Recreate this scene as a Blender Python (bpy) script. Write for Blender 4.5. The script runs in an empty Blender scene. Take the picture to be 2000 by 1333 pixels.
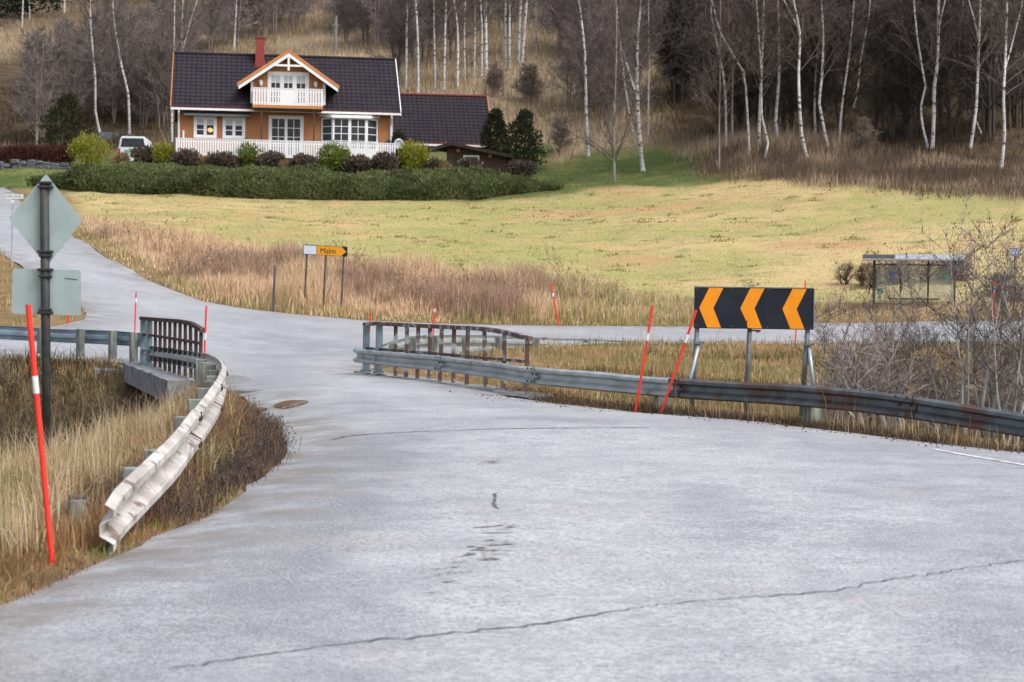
import bpy, math, random
import numpy as np
from mathutils import Matrix, Vector
from mathutils.geometry import delaunay_2d_cdt
S = bpy.context.scene
COL = S.collection
R = math.radians
# ------------------------------------------------------------------ camera
FPX = 3889.0
cam = bpy.data.cameras.new('camera'); camo = bpy.data.objects.new('camera', cam); COL.objects.link(camo)
cam.sensor_width = 36; cam.lens = 70; cam.clip_end = 3000
cam.dof.use_dof = True; cam.dof.focus_distance = 30; cam.dof.aperture_fstop = 5.0
PITCH = math.atan(84.5 / FPX); ROLL = R(0.8); CZ = 1.59
MC = Matrix.Rotation(R(90) - PITCH, 4, 'X') @ Matrix.Rotation(ROLL, 4, 'Z')
camo.matrix_world = Matrix.Translation((0, 0, CZ)) @ MC
S.camera = camo
# ------------------------------------------------------------------ sky + sun (overcast)
SUN_EL, SUN_AZ = 52, 128
w = bpy.data.worlds.new('World'); S.world = w; w.use_nodes = True
nt = w.node_tree; bgn = nt.nodes['Background']
sky = nt.nodes.new('ShaderNodeTexSky'); sky.sky_type = 'NISHITA'; sky.sun_disc = False
sky.sun_elevation = R(SUN_EL); sky.sun_rotation = R(SUN_AZ); sky.dust_density = 4.0; sky.air_density = 1.2
hs = nt.nodes.new('ShaderNodeHueSaturation'); hs.inputs['Saturation'].default_value = 0.5
nt.links.new(sky.outputs[0], hs.inputs['Color']); nt.links.new(hs.outputs[0], bgn.inputs[0])
bgn.inputs[1].default_value = 0.15
sl = bpy.data.lights.new('sun', 'SUN'); sl.energy = 1.3; sl.angle = R(25); sl.color = (1, 0.97, 0.94)
so = bpy.data.objects.new('sun', sl); COL.objects.link(so)
_az, _el = R(SUN_AZ), R(SUN_EL)
sd = Vector((math.sin(_az) * math.cos(_el), math.cos(_az) * math.cos(_el), math.sin(_el)))
so.rotation_euler = sd.to_track_quat('Z', 'Y').to_euler()
S.view_settings.view_transform = 'Standard'; S.view_settings.look = 'None'
S.view_settings.exposure = 0.69; S.view_settings.gamma = 1
# ------------------------------------------------------------------ pixel rays
MC3 = np.array(MC.to_3x3())
def ray(px, py):
    d = MC3 @ np.array([(px - 1000) / FPX, -(py - 666.5) / FPX, -1.0]); return d / d[1]
def W(px, py, d):
    return np.array([0, 0, CZ]) + ray(px, py) * d
def G0(px, py, z=0.0):
    r = ray(px, py); t = (z - CZ) / r[2]; return np.array([0, 0, CZ]) + r * t
# ------------------------------------------------------------------ numeric helpers
def seg_dist(P, poly, closed=False):
    A = np.asarray(poly, float)
    B = np.roll(A, -1, 0) if closed else A[1:]
    if not closed: A = A[:-1]
    best = np.full(len(P), 1e9); par = np.zeros(len(P))
    for i in range(len(A)):
        ab = B[i] - A[i]; L = ab @ ab + 1e-12
        t = np.clip(((P - A[i]) @ ab) / L, 0, 1)
        dd = np.hypot(P[:, 0] - A[i, 0] - t * ab[0], P[:, 1] - A[i, 1] - t * ab[1])
        m = dd < best; best[m] = dd[m]; par[m] = i + t[m]
    return best, par
def inside(P, poly):
    A = np.asarray(poly, float); x, y = P[:, 0], P[:, 1]; r = np.zeros(len(P), bool)
    j = len(A) - 1
    for i in range(len(A)):
        xi, yi, xj, yj = A[i, 0], A[i, 1], A[j, 0], A[j, 1]
        if yi != yj:
            c = ((yi > y) != (yj > y)) & (x < (xj - xi) * (y - yi) / (yj - yi) + xi)
            r ^= c
        j = i
    return r
def sstep(a, b, x):
    t = np.clip((x - a) / (b - a), 0, 1); return t * t * (3 - 2 * t)
def vnoise(P, sc, seed=0):
    q = np.asarray(P)[:, :2] * sc + seed * 17.31
    i = np.floor(q).astype(np.int64); f = q - i; f = f * f * (3 - 2 * f)
    def h(a, b):
        n = (a * 374761393 + b * 668265263 + seed * 144665) & 0x7fffffff
        n = ((n ^ (n >> 13)) * 1274126177) & 0x7fffffff
        return ((n ^ (n >> 16)) & 0xffff) / 65535.0
    a, b = i[:, 0], i[:, 1]
    return (h(a, b) * (1 - f[:, 0]) + h(a + 1, b) * f[:, 0]) * (1 - f[:, 1]) + (h(a, b + 1) * (1 - f[:, 0]) + h(a + 1, b + 1) * f[:, 0]) * f[:, 1]
def fbm(P, sc, seed=0, o=3):
    r = 0; a = .5; s = 0
    for k in range(o):
        r = r + a * vnoise(P, sc * 2 ** k, seed + k); s += a; a *= .5
    return r / s
def smooth_path(pts, step):
    P = np.asarray(pts, float); Q = np.vstack([2 * P[0] - P[1], P, 2 * P[-1] - P[-2]]); out = []
    for i in range(1, len(Q) - 2):
        n = max(1, int(np.linalg.norm(Q[i + 1] - Q[i]) / step))
        for k in range(n):
            t = k / n
            out.append(.5 * (2 * Q[i] + (Q[i + 1] - Q[i - 1]) * t + (2 * Q[i - 1] - 5 * Q[i] + 4 * Q[i + 1] - Q[i + 2]) * t * t + (3 * Q[i] - Q[i - 1] - 3 * Q[i + 1] + Q[i + 2]) * t ** 3))
    out.append(P[-1]); return np.array(out)
# ------------------------------------------------------------------ guardrail lines (px, y of the top edge, distance)
RAIL_R = np.array([W(*p) for p in [(697,677,39.8),(760,683,38.3),(860,691,36),(930,698,34.3),(985,704,33.2),(1030,711,32.2),(1115,718,30.8),(1240,728,29.3),(1350,735,27.8),(1470,741,26.8),(1560,746,26),(1700,758,25),(1850,778,24.2),(2000,801,23.4),(2150,825,22.6),(2400,868,21.4)]])
RAIL_L = np.array([W(*p) for p in [(197,985,11.95),(214,958,12.3),(242,932,12.8),(290,888,13.6),(330,850,14.5),(370,800,16),(400,765,18),(420,738,21),(428,720,24),(425,706,27),(415,698,30),(402,692,33),(392,690,35),(350,683,38.2),(300,677,41.5),(280,675,42.8)]])
RAIL_F = np.array([W(*p) for p in [(285,651,44.0),(240,648,45.2),(180,645,46),(100,642,46.8),(0,637,47.2),(-120,632,47.5),(-300,625,48)]])
RAIL_M = np.array([W(*p) for p in [(742,675,44.6),(775,665,46),(810,658,47.6),(850,655,49.5),(920,655,53),(1010,658,57),(1110,662,60),(1190,665,61.2),(1290,672,61.6),(1345,678,61.8),(1388,686,62)]])
# ------------------------------------------------------------------ roads outline: (px,py,d) or world (x,y,z)
def g(px, py, d=None): return G0(px, py) if d is None else W(px, py, d)
far_edge = [g(*p) for p in [(0,378,115),(70,420,101),(150,466,90),(210,505,83.5),(280,545,78),(340,570,75),(400,590,73),(480,604,71.5),(560,613,70.5),(720,627,70),(900,634,70),(1090,637,70),(1300,639,70),(1600,633,70),(2000,627,70),(2200,626,70)]]
near_edge = [g(*p) for p in [(2200,672,62),(2000,669,62),(1600,671,62),(1380,673,61.6),(1180,671,60.6),(1000,683,57),(900,694,52.6),(830,703,49),(745,717,44.5),(690,729,41.2)]]
island = [np.array(p, float) for p in [(-60, 52.5, .9)]] + [g(*p) for p in [(0,655,52.5),(60,646,53),(120,636,54),(162,624,56.5),(168,612,59),(160,600,62),(110,565,67.5),(60,530,73),(0,485,80)]]
r_off = []
for i in range(5, len(RAIL_R)):
    t = RAIL_R[i] - RAIL_R[i - 1]; n = np.array([-abs(t[1]), -abs(t[0]), 0]); n /= np.linalg.norm(n)
    p = RAIL_R[i] + n * .32; p[2] = max(-.14, min(0, p[2] - .56)); r_off.append(p)
left_edge = [g(*p) for p in [(0,1190),(170,1118),(300,1052),(430,992),(520,932),(558,882),(546,832),(490,792),(445,768)]]
V3 = lambda x, y, z=0: np.array([x, y, z], float)
OUT = [V3(-9,-18), V3(-6,-3), V3(-4,3), V3(-3,7)] + left_edge + [V3(-5.45,35.2), V3(-7.95,43.2), V3(-8.9,44.7,.02), V3(-13,46.2,.08), V3(-20,46.7,.1), V3(-60,47.5,.2)]
OUT += island + [V3(-28.5,96,5.1), V3(-37,116,7.6), V3(-56,152,12)] + [V3(-50,155,12.3)] + far_edge + [V3(75,71,1.6), V3(75,62.5,1.0)] + near_edge
OUT += [V3(-2.8,40.4), V3(0.0,32.3)] + r_off + [V3(15,18.2,-.14), V3(26,11,-.1), V3(45,-8), V3(45,-18)]
OUT = np.array(OUT)
SEG = OUT[:, :2]
# ------------------------------------------------------------------ terrain control points
ctl = [tuple(p) for p in OUT]
ctl += [(x, y, 0) for x, y in [(0,0),(0,10),(0,20),(0,30),(6,5),(6,15),(12,8),(20,0),(-2,38),(-4,38),(-3,48),(-6,52),(0,-18),(20,-30),(-10,-40),(30,-40)]]
ctl += [(-6,56,.35),(-3,62,.4),(-10,60,.75),(10,66,.42),(25,66,.55),(-6,66,.6),(-14,70,1.7),(-22,84,3.7)]
ctl += [(-2.6,12,.02),(-3.0,16,.03),(-3.9,23,.02),(-4.8,30,.0),(-4,12.5,-.2),(-7,14,-.5),(-12,16,-.8),(-5,18,-.3),(-8,20,-1.0),(-5.4,23.2,-.6),(-5.5,29.5,-.42),(-5.95,32,-.8),(-6.6,34.5,-1.2),(-7.5,33,-1.25),(-5.2,26.5,-.42),(-6,28,-.7),(-8,28,-1.3),(-12,26,-1.5),(-25,20,-1),(-25,33,-.8),(-30,44,-.2),(-12,44.5,-.05),(-9,44,-.05),(-40,-10,-1)]
ctl += [(2,31.3,-.1),(5,27.5,-.3),(7.2,24.5,-.45),(9,40,-.5),(4,50,-.25),(12,50,-.3),(20,50,-.2),(0,48,-.15),(20,30,-.6),(35,35,-.3),(60,45,.2),(60,10,-.3)]
PXC = [(60,366,112),(300,381,110),(600,390,109),(850,391,109),(1080,378,112),(345,327,117),(560,330,117),(770,335,118),(950,345,122),(260,325,130),(140,322,122),
 (1200,354,113),(1256,336,117),(1149,308,124),(1300,300,122),(1400,335,115),(1400,292,122),(1500,347,110),(1700,362,103),(2000,382,96),(2300,400,92),(1960,333,104),(1820,290,112),(1620,288,114),(1500,300,114),(1420,285,118),
 (1240,260,128),(1330,200,140),(1666,212,125),(1918,264,113),(1850,150,130),(1950,100,136),(1700,100,142),(1500,100,152),
 (1012,122,165),(949,149,158),(867,177,150),(817,182,146),(1047,100,170),(1000,220,143),(1000,270,131),(1080,300,126),(1120,200,146),
 (650,110,200),(460,77,215),(355,120,190),(195,258,145),(253,261,143),(336,275,137),(100,180,175),(0,290,138),(0,180,172),(50,335,118),(0,338,118),(0,366,112),(-200,350,118),(-200,300,138),(-200,150,180),
 (43,55,240),(125,26,255),(300,35,255),(0,0,300),(500,0,260),(700,0,260),(850,60,205),(1100,20,215),(1300,60,180),(1600,0,172),(2000,0,165),(2300,50,140),(2300,300,108),(2300,500,82),(-200,20,270)]
ctl += [tuple(W(*p)) for p in PXC]
ctl += [(x, 520, 125) for x in (-260,-130,0,130,260)] + [(x, 1200, 240) for x in (-600,0,600)] + [(-300,100,15),(300,100,18),(-300,-50,0),(300,-50,0)]
ctl = np.array(ctl); 
_, ui = np.unique(np.round(ctl[:, :2], 2), axis=0, return_index=True); ctl = ctl[ui]
_n = len(ctl); CX = ctl[:, :2]
_K = np.hypot(CX[:, None, 0] - CX[None, :, 0], CX[:, None, 1] - CX[None, :, 1]); _K -= np.eye(_n) * 0.35
_Pm = np.hstack([np.ones((_n, 1)), CX]); _A = np.block([[_K, _Pm], [_Pm.T, np.zeros((3, 3))]])
_sol = np.linalg.solve(_A, np.concatenate([ctl[:, 2], np.zeros(3)])); _wt, _pc = _sol[:_n], _sol[_n:]
def H0(P):
    P = np.atleast_2d(np.asarray(P, float))[:, :2]; out = np.empty(len(P))
    for a in range(0, len(P), 20000):
        q = P[a:a + 20000]
        out[a:a + 20000] = np.hypot(q[:, None, 0] - CX[None, :, 0], q[:, None, 1] - CX[None, :, 1]) @ _wt + _pc[0] + q @ _pc[1:]
    return out
GUL = np.array([(-45,27),(-28,31),(-16,34.5),(-8.2,38.3),(-1.5,38.0),(4,37.5),(9,34.5),(15,33),(30,35),(60,33)], float)
GW = np.array([8,8,8,6.0,4.2,5.0,5.6,5.0,5,5]); GD = np.array([2,2.1,2.4,2.6,2.4,1.9,1.7,1.6,1.6,1.6])
def H(P, lower=False):
    P = np.atleast_2d(np.asarray(P, float))[:, :2]; z = H0(P)
    d, par = seg_dist(P, GUL); k = np.arange(len(GUL))
    gw, gd = np.interp(par, k, GW), np.interp(par, k, GD)
    z = z - gd * sstep(0, 1, 1 - d / gw)
    ins = inside(P, SEG); db, _ = seg_dist(P, SEG, True)
    out = np.where(ins, 0, db); amp = sstep(.1, 2.5, out)
    far = sstep(60, 120, P[:, 1])
    z = z + amp * ((fbm(P, .9, 3) - .5) * .16 + (fbm(P, .25, 5) - .5) * (.22 + .2 * far + .5 * sstep(118, 150, P[:, 1])))
    z = z + sstep(0, .5, out) * .04
    if lower: z = z - np.where(ins, np.minimum(.16, .02 + db * .4), 0)
    return z
def Hz(x, y): return float(H([(x, y)])[0])
def T(px, py, d0=8, d1=420):
    r = ray(px, py); t = np.concatenate([np.arange(d0, 60, .1), np.arange(60, d1, .25)])
    P = np.outer(t, r) + [0, 0, CZ]; h = H(P); m = np.nonzero(P[:, 2] < h)[0]
    i = m[0] if len(m) else len(t) - 1
    q = P[i].copy(); q[2] = h[i]; return q
# ------------------------------------------------------------------ materials
MATS = {}
def mat(name, col, rough=.8, col2=None, scale=5., bump=0., bscale=None, spec=.3, metal=0., stretch=(1, 1, 1), detail=5, lo=.35, hi=.65, col3=None, scale3=1.5, lo3=.5, hi3=.65, emit=None, rough2=None):
    m = bpy.data.materials.new(name); m.use_nodes = True; n = m.node_tree.nodes; l = m.node_tree.links
    b = n['Principled BSDF']; b.inputs['Roughness'].default_value = rough; b.inputs['Specular IOR Level'].default_value = spec; b.inputs['Metallic'].default_value = metal
    b.inputs['Base Color'].default_value = (*col, 1)
    tc = n.new('ShaderNodeTexCoord'); mp = n.new('ShaderNodeMapping'); mp.inputs['Scale'].default_value = stretch
    l.new(tc.outputs['Object'], mp.inputs[0])
    def noise(sc, de=detail):
        t = n.new('ShaderNodeTexNoise'); t.inputs['Scale'].default_value = sc; t.inputs['Detail'].default_value = de; t.inputs['Roughness'].default_value = .6
        l.new(mp.outputs[0], t.inputs['Vector']); return t
    def ramp(fac, a, c):
        r = n.new('ShaderNodeMapRange'); r.inputs['From Min'].default_value = a; r.inputs['From Max'].default_value = c; r.interpolation_type = 'SMOOTHSTEP'
        l.new(fac, r.inputs['Value']); return r.outputs[0]
    cur = None
    if col2 is not None:
        t = noise(scale); mx = n.new('ShaderNodeMix'); mx.data_type = 'RGBA'
        f = ramp(t.outputs['Fac'], lo, hi); l.new(f, mx.inputs['Factor'])
        mx.inputs[6].default_value = (*col, 1); mx.inputs[7].default_value = (*col2, 1); cur = mx.outputs[2]
        if rough2 is not None:
            rr = n.new('ShaderNodeMapRange'); rr.inputs['To Min'].default_value = rough; rr.inputs['To Max'].default_value = rough2
            l.new(f, rr.inputs['Value']); l.new(rr.outputs[0], b.inputs['Roughness'])
    if col3 is not None:
        t = noise(scale3); mx = n.new('ShaderNodeMix'); mx.data_type = 'RGBA'
        l.new(ramp(t.outputs['Fac'], lo3, hi3), mx.inputs['Factor'])
        if cur: l.new(cur, mx.inputs[6])
        else: mx.inputs[6].default_value = (*col, 1)
        mx.inputs[7].default_value = (*col3, 1); cur = mx.outputs[2]
    if cur: l.new(cur, b.inputs['Base Color'])
    if bump:
        t = noise(bscale or scale * 3, 3); bp = n.new('ShaderNodeBump'); bp.inputs['Strength'].default_value = bump; bp.inputs['Distance'].default_value = .02
        l.new(t.outputs['Fac'], bp.inputs['Height']); l.new(bp.outputs[0], b.inputs['Normal'])
    if emit: b.inputs['Emission Color'].default_value = (*emit[0], 1); b.inputs['Emission Strength'].default_value = emit[1]
    MATS[name] = m; return m
def attr_mat(name, rough=.85, spec=.15, trans=0.):
    m = bpy.data.materials.new(name); m.use_nodes = True; n = m.node_tree.nodes; l = m.node_tree.links
    b = n['Principled BSDF']; b.inputs['Roughness'].default_value = rough; b.inputs['Specular IOR Level'].default_value = spec
    a = n.new('ShaderNodeAttribute'); a.attribute_name = 'Col'; l.new(a.outputs['Color'], b.inputs['Base Color'])
    if trans:
        t = n.new('ShaderNodeBsdfTranslucent'); l.new(a.outputs['Color'], t.inputs['Color']); mx = n.new('ShaderNodeMixShader'); mx.inputs[0].default_value = trans
        l.new(b.outputs[0], mx.inputs[1]); l.new(t.outputs[0], mx.inputs[2]); l.new(mx.outputs[0], n['Material Output'].inputs['Surface'])
    MATS[name] = m; return m
attr_mat('blade', trans=.38); attr_mat('twig', .9, .1)
# ------------------------------------------------------------------ mesh helpers
def tag(o, label=None, cat=None, group=None, kind=None):
    if label: o['label'] = label
    if cat: o['category'] = cat
    if group: o['group'] = group
    if kind: o['kind'] = kind
    return o
def link(name, me, m=None, parent=None, loc=None):
    o = bpy.data.objects.new(name, me); COL.objects.link(o)
    if m is not None and me is not None and not me.materials: me.materials.append(MATS[m] if isinstance(m, str) else m)
    if parent: o.parent = parent
    if loc is not None: o.location = [float(v) for v in loc]
    return o
def empty(name, loc, rz=0, label=None, cat=None, group=None):
    o = bpy.data.objects.new(name, None); COL.objects.link(o); o.location = [float(v) for v in loc]; o.rotation_euler = (0, 0, rz); o.empty_display_size = .3
    return tag(o, label, cat, group)
def arr_mesh(name, V, Tt, C=None, smooth=False):
    V = np.ascontiguousarray(V, np.float32); Tt = np.ascontiguousarray(Tt, np.int32); me = bpy.data.meshes.new(name)
    me.vertices.add(len(V)); me.vertices.foreach_set('co', V.ravel())
    me.loops.add(Tt.size); me.loops.foreach_set('vertex_index', Tt.ravel())
    me.polygons.add(len(Tt)); me.polygons.foreach_set('loop_start', np.arange(0, Tt.size, Tt.shape[1], dtype=np.int32))
    if C is not None:
        a = me.color_attributes.new('Col', 'FLOAT_COLOR', 'POINT'); c4 = np.ones((len(V), 4), np.float32); c4[:, :3] = C; a.data.foreach_set('color', c4.ravel())
    me.update(calc_edges=True)
    if smooth: me.polygons.foreach_set('use_smooth', np.ones(len(me.polygons), bool))
    return me
class MB:
    def __init__(s): s.v = []; s.f = []
    def add(s, v, f):
        o = len(s.v); s.v += [tuple(map(float, p)) for p in v]; s.f += [tuple(i + o for i in q) for q in f]; return s
    def box(s, x0, x1, y0, y1, z0, z1, M=None):
        v = [(x, y, z) for z in (z0, z1) for y in (y0, y1) for x in (x0, x1)]
        if M is not None: v = [tuple(M @ Vector(p)) for p in v]
        return s.add(v, [(0, 2, 3, 1), (4, 5, 7, 6), (0, 1, 5, 4), (2, 6, 7, 3), (0, 4, 6, 2), (1, 3, 7, 5)])
    def bar(s, a, b, wx, wy, up=(0, 0, 1)):
        a, b = Vector(a), Vector(b); t = (b - a); L = t.length; t.normalize(); u = Vector(up).cross(t)
        if u.length < 1e-4: u = Vector((1, 0, 0)).cross(t)
        u.normalize(); q = t.cross(u)
        v = [tuple(p + u * sx * wx / 2 + q * sy * wy / 2) for p in (a, b) for sx, sy in ((-1, -1), (1, -1), (1, 1), (-1, 1))]
        return s.add(v, [(3, 2, 1, 0), (4, 5, 6, 7)] + [(i, (i + 1) % 4, 4 + (i + 1) % 4, 4 + i) for i in range(4)])
    def tube(s, pts, rad, n=8, cap=True):
        P = [Vector(p) for p in pts]; v = []; k = len(P)
        if not hasattr(rad, '__len__'): rad = [rad] * k
        for i, p in enumerate(P):
            t = (P[min(i + 1, k - 1)] - P[max(i - 1, 0)]).normalized(); u = t.cross(Vector((.31, .94, .12))).normalized(); q = t.cross(u)
            v += [tuple(p + (u * math.cos(a) + q * math.sin(a)) * rad[i]) for a in [2 * math.pi * j / n for j in range(n)]]
        f = [(i * n + j, i * n + (j + 1) % n, (i + 1) * n + (j + 1) % n, (i + 1) * n + j) for i in range(k - 1) for j in range(n)]
        if cap: f += [tuple(range(n - 1, -1, -1)), tuple((k - 1) * n + j for j in range(n))]
        return s.add(v, f)
    def prism(s, poly, a, b, axis='y'):
        def mk(p, t): return (p[0], t, p[1]) if axis == 'y' else ((t, p[0], p[1]) if axis == 'x' else (p[0], p[1], t))
        n = len(poly); v = [mk(p, a) for p in poly] + [mk(p, b) for p in poly]
        return s.add(v, [tuple(range(n)), tuple(range(2 * n - 1, n - 1, -1))] + [(i, i + n, (i + 1) % n + n, (i + 1) % n) for i in range(n)])
    def build(s, name, m, parent=None, loc=None, smooth=False, bevel=0, fix=True):
        me = bpy.data.meshes.new(name); me.from_pydata(s.v, [], s.f)
        if fix or bevel:
            import bmesh
            bm = bmesh.new(); bm.from_mesh(me); bmesh.ops.recalc_face_normals(bm, faces=bm.faces)
            if bevel: bmesh.ops.bevel(bm, geom=bm.edges[:], offset=bevel, segments=1, affect='EDGES')
            bm.to_mesh(me); bm.free()
        if smooth: me.polygons.foreach_set('use_smooth', np.ones(len(me.polygons), bool))
        return link(name, me, m, parent, loc)
# ------------------------------------------------------------------ vegetation helpers
def nrm(a): return a / (np.linalg.norm(a, axis=-1, keepdims=True) + 1e-9)
def blades(rng, P, h, wd, C, lean=.35, segs=2, az=None):
    n = len(P); a = rng.uniform(0, 2 * np.pi, n); u = np.stack([np.cos(a), np.sin(a), np.zeros(n)], 1) * (wd / 2)[:, None]
    la = rng.uniform(0, 2 * np.pi, n) if az is None else az + rng.normal(0, .7, n)
    ld = np.stack([np.cos(la), np.sin(la), np.zeros(n)], 1); L = (np.abs(rng.normal(0, lean, n)) * h)[:, None]
    up = np.zeros((n, 3)); up[:, 2] = h
    if segs == 1:
        V = np.stack([P - u, P + u, P + up + ld * L], 1).reshape(-1, 3); F = np.arange(n * 3).reshape(-1, 3); return V, F, np.repeat(C, 3, 0)
    m = P + up * .55 + ld * L * .3; tp = P + up * (1 - .25 * L / (h[:, None] + 1e-6)) + ld * L
    V = np.stack([P - u, P + u, m - u * .8, m + u * .8, tp], 1).reshape(-1, 3); b = (np.arange(n) * 5)[:, None]
    F = np.concatenate([b + [0, 1, 3], b + [0, 3, 2], b + [2, 3, 4]], 0); return V, F, np.repeat(C, 5, 0)
def join(parts):
    V = []; F = []; C = []; o = 0
    for v, f, c in parts: V.append(v); F.append(f + o); C.append(c); o += len(v)
    return np.concatenate(V), np.concatenate(F), np.concatenate(C)
def pal(rng, n, cols, wts, jit=.18, idx=None):
    cols = np.array(cols); wts = np.array(wts, float); wts /= wts.sum()
    i = rng.choice(len(cols), n, p=wts) if idx is None else idx
    return np.clip(cols[i] * (1 + rng.normal(0, jit, (n, 1))) * (1 + rng.normal(0, jit * .25, (n, 3))), .005, .95)
def scatter(rng, poly, n, avoid=True, margin=.02):
    A = np.asarray(poly)[:, :2]; lo, hi = A.min(0), A.max(0); out = []; c = 0
    while c < n:
        q = rng.uniform(lo, hi, (n * 2, 2)); q = q[inside(q, A)]
        if avoid:
            ins = inside(q, SEG); k_ = np.nonzero(ins)[0]; ins[k_] = seg_dist(q[k_], SEG, True)[0] > .05; q = q[~ins]
        out.append(q); c += len(q)
        if len(out) > 30: break
    return np.concatenate(out)[:n]
def ground3(q): return np.column_stack([q, H(q)])
def ribbons(p0, p1, w0, C, rng, p2=None):
    n = len(p0); t = nrm(p1 - p0); r = rng.normal(0, 1, (n, 3)); u = nrm(np.cross(t, r)) * (w0 / 2)[:, None]
    if p2 is None:
        V = np.stack([p0 - u, p0 + u, p1], 1).reshape(-1, 3); return V, np.arange(3 * n).reshape(-1, 3), np.repeat(C, 3, 0)
    V = np.stack([p0 - u, p0 + u, p1 - u * .7, p1 + u * .7, p2], 1).reshape(-1, 3); b = (np.arange(n) * 5)[:, None]
    return V, np.concatenate([b + [0, 1, 3], b + [0, 3, 2], b + [2, 3, 4]], 0), np.repeat(C, 5, 0)
def tubes(paths, rad, C, sides=4):
    n, k, _ = paths.shape; t = nrm(np.gradient(paths, axis=1)); u = nrm(np.cross(t, np.array([.31, .94, .12]))); v = np.cross(t, u)
    a = np.arange(sides) * 2 * np.pi / sides
    V = paths[:, :, None] + (u[:, :, None] * np.cos(a)[:, None] + v[:, :, None] * np.sin(a)[:, None]) * rad[:, :, None, None]
    b = (np.arange(n) * k * sides)[:, None, None, None] + (np.arange(k - 1) * sides)[None, :, None, None]
    j = np.arange(sides)[None, None, :, None]; j2 = (j + 1) % sides
    F = np.concatenate([np.concatenate([b + j, b + j2, b + sides + j2], 3).reshape(-1, 3), np.concatenate([b + j, b + sides + j2, b + sides + j], 3).reshape(-1, 3)])
    return V.reshape(-1, 3), F, np.repeat(C, k * sides, 0)
def crown(rng, trunk, r0, nb=30, start=.3, blen=.28, elev=(30, 65), nsub=7, ntw=6, colb=(.12, .095, .085), colt=(.1, .075, .07), tw=.02, droop=.15, tl=.7):
    """bare branches, side shoots and twigs along a trunk path (k,3)"""
    k = len(trunk); L = np.linalg.norm(trunk[-1] - trunk[0]); t = np.sort(rng.uniform(start, .98, nb)); x = t * (k - 1); i = np.minimum(x.astype(int), k - 2); f = (x - i)[:, None]
    p = trunk[i] * (1 - f) + trunk[i + 1] * f
    az = np.arange(nb) * 2.4 + rng.normal(0, .4, nb); el = np.radians(rng.uniform(*elev, nb)); ln = L * blen * (1.15 - t) * rng.uniform(.6, 1.25, nb) + .25
    d = np.stack([np.cos(az) * np.cos(el), np.sin(az) * np.cos(el), np.sin(el)], 1)
    s = np.linspace(0, 1, 5); bend = rng.normal(0, .12, (nb, 3)); bend[:, 2] += .1 - droop * rng.uniform(0, 1, nb)
    paths = p[:, None] + d[:, None] * (ln[:, None] * s)[:, :, None] + bend[:, None] * (ln[:, None] * s ** 2)[:, :, None]
    rb = np.minimum(r0 * .45, r0 * (1.05 - t) * .5 + .006); rad = rb[:, None] * (1 - .8 * s)[None]
    cb = np.array(colb) * (1 + rng.normal(0, .12, (nb, 1))); parts = [tubes(paths, rad, cb, 3)]
    n2 = nb * nsub; bi = np.repeat(np.arange(nb), nsub); q = rng.uniform(.2, 1, n2) * 4; qi = np.minimum(q.astype(int), 3); qf = (q - qi)[:, None]
    sp = paths[bi, qi] * (1 - qf) + paths[bi, qi + 1] * qf; dd = nrm(d[bi] + rng.normal(0, .55, (n2, 3)) + [0, 0, .15])
    sl_ = (ln[bi] * .42 * rng.uniform(.4, 1.1, n2) + .15)[:, None]; sm = sp + dd * sl_ * .5; se = sp + dd * sl_ + rng.normal(0, .1, (n2, 3)) * sl_ + np.array([0, 0, -droop * .6]) * sl_
    parts.append(ribbons(sp, sm, np.full(n2, tw * 1.5), np.array(colb) * (1 + rng.normal(0, .15, (n2, 1))), rng, se))
    n3 = n2 * ntw; si = np.repeat(np.arange(n2), ntw); ff = rng.uniform(0, 1, n3)[:, None]
    tp = np.where(ff < .5, sp[si] + (sm - sp)[si] * ff * 2, sm[si] + (se - sm)[si] * (ff - .5) * 2)
    td = nrm(dd[si] + rng.normal(0, .7, (n3, 3)) + [0, 0, .1 - droop]); te = tp + td * (rng.uniform(.3, 1.1, n3) * tl * np.minimum(1, .35 + sl_[si, 0]))[:, None]
    parts.append(ribbons(tp, te, np.full(n3, tw), np.array(colt) * (1 + rng.normal(0, .2, (n3, 1))), rng))
    return join(parts)
# ================================================================== GROUND
def polyT(pts): return np.array([T(*p)[:2] for p in pts])
FIELD = np.vstack([polyT([(120,372),(300,383),(600,392),(850,393),(1085,382),(1200,368),(1500,350),(1700,364),(2000,384)]), [(40,92),(45,73),(35,72.5)],
   polyT([(1990,600),(1600,598),(1300,590),(1200,575),(1000,560),(850,550),(720,525),(560,505),(420,490),(330,470),(240,445),(165,430)])])
LAWN = np.vstack([polyT([(1030,385),(1040,345),(1100,318),(1160,306),(1235,290),(1300,278),(1400,290),(1405,335),(1500,351),(1200,370)])])
LFIELD = np.array([(-75,133),(-32,133),(-34,150),(-38,172),(-80,176)], float)
LAWN2 = np.array([(-50,108),(-27.0,111),(-18,109),(0,108.5),(4,113),(2,128),(-30,133),(-55,131)], float)
FOREST = np.vstack([polyT([(1280,262),(1400,285),(1410,332),(1500,349),(1700,363),(2000,384)]), [(45,92),(120,80),(160,300),(30,300)], polyT([(1290,100)])])
GROVE = np.array([(-60,136),(-24,133),(-20,140),(-24,175),(-30,215),(-50,215),(-55,170)], float)
rows = np.concatenate([np.arange(-30, 8, 2.0), np.arange(8, 50, .28), 50 * 1.0105 ** np.arange(0, 310)]); rows = rows[rows < 1150]
ts = np.concatenate([np.linspace(-1.6, -.34, 30, endpoint=False), np.linspace(-.34, .34, 260), np.linspace(.34, 1.6, 31)[1:]])
gx = (rows[:, None] + np.where(rows < 45, 8 + 0 * rows, 8)[:, None]); gx = np.maximum(gx, 12) * ts[None, :]
GP = np.column_stack([gx.ravel(), np.repeat(rows, len(ts))])
nr, nc = len(rows), len(ts)
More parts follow.
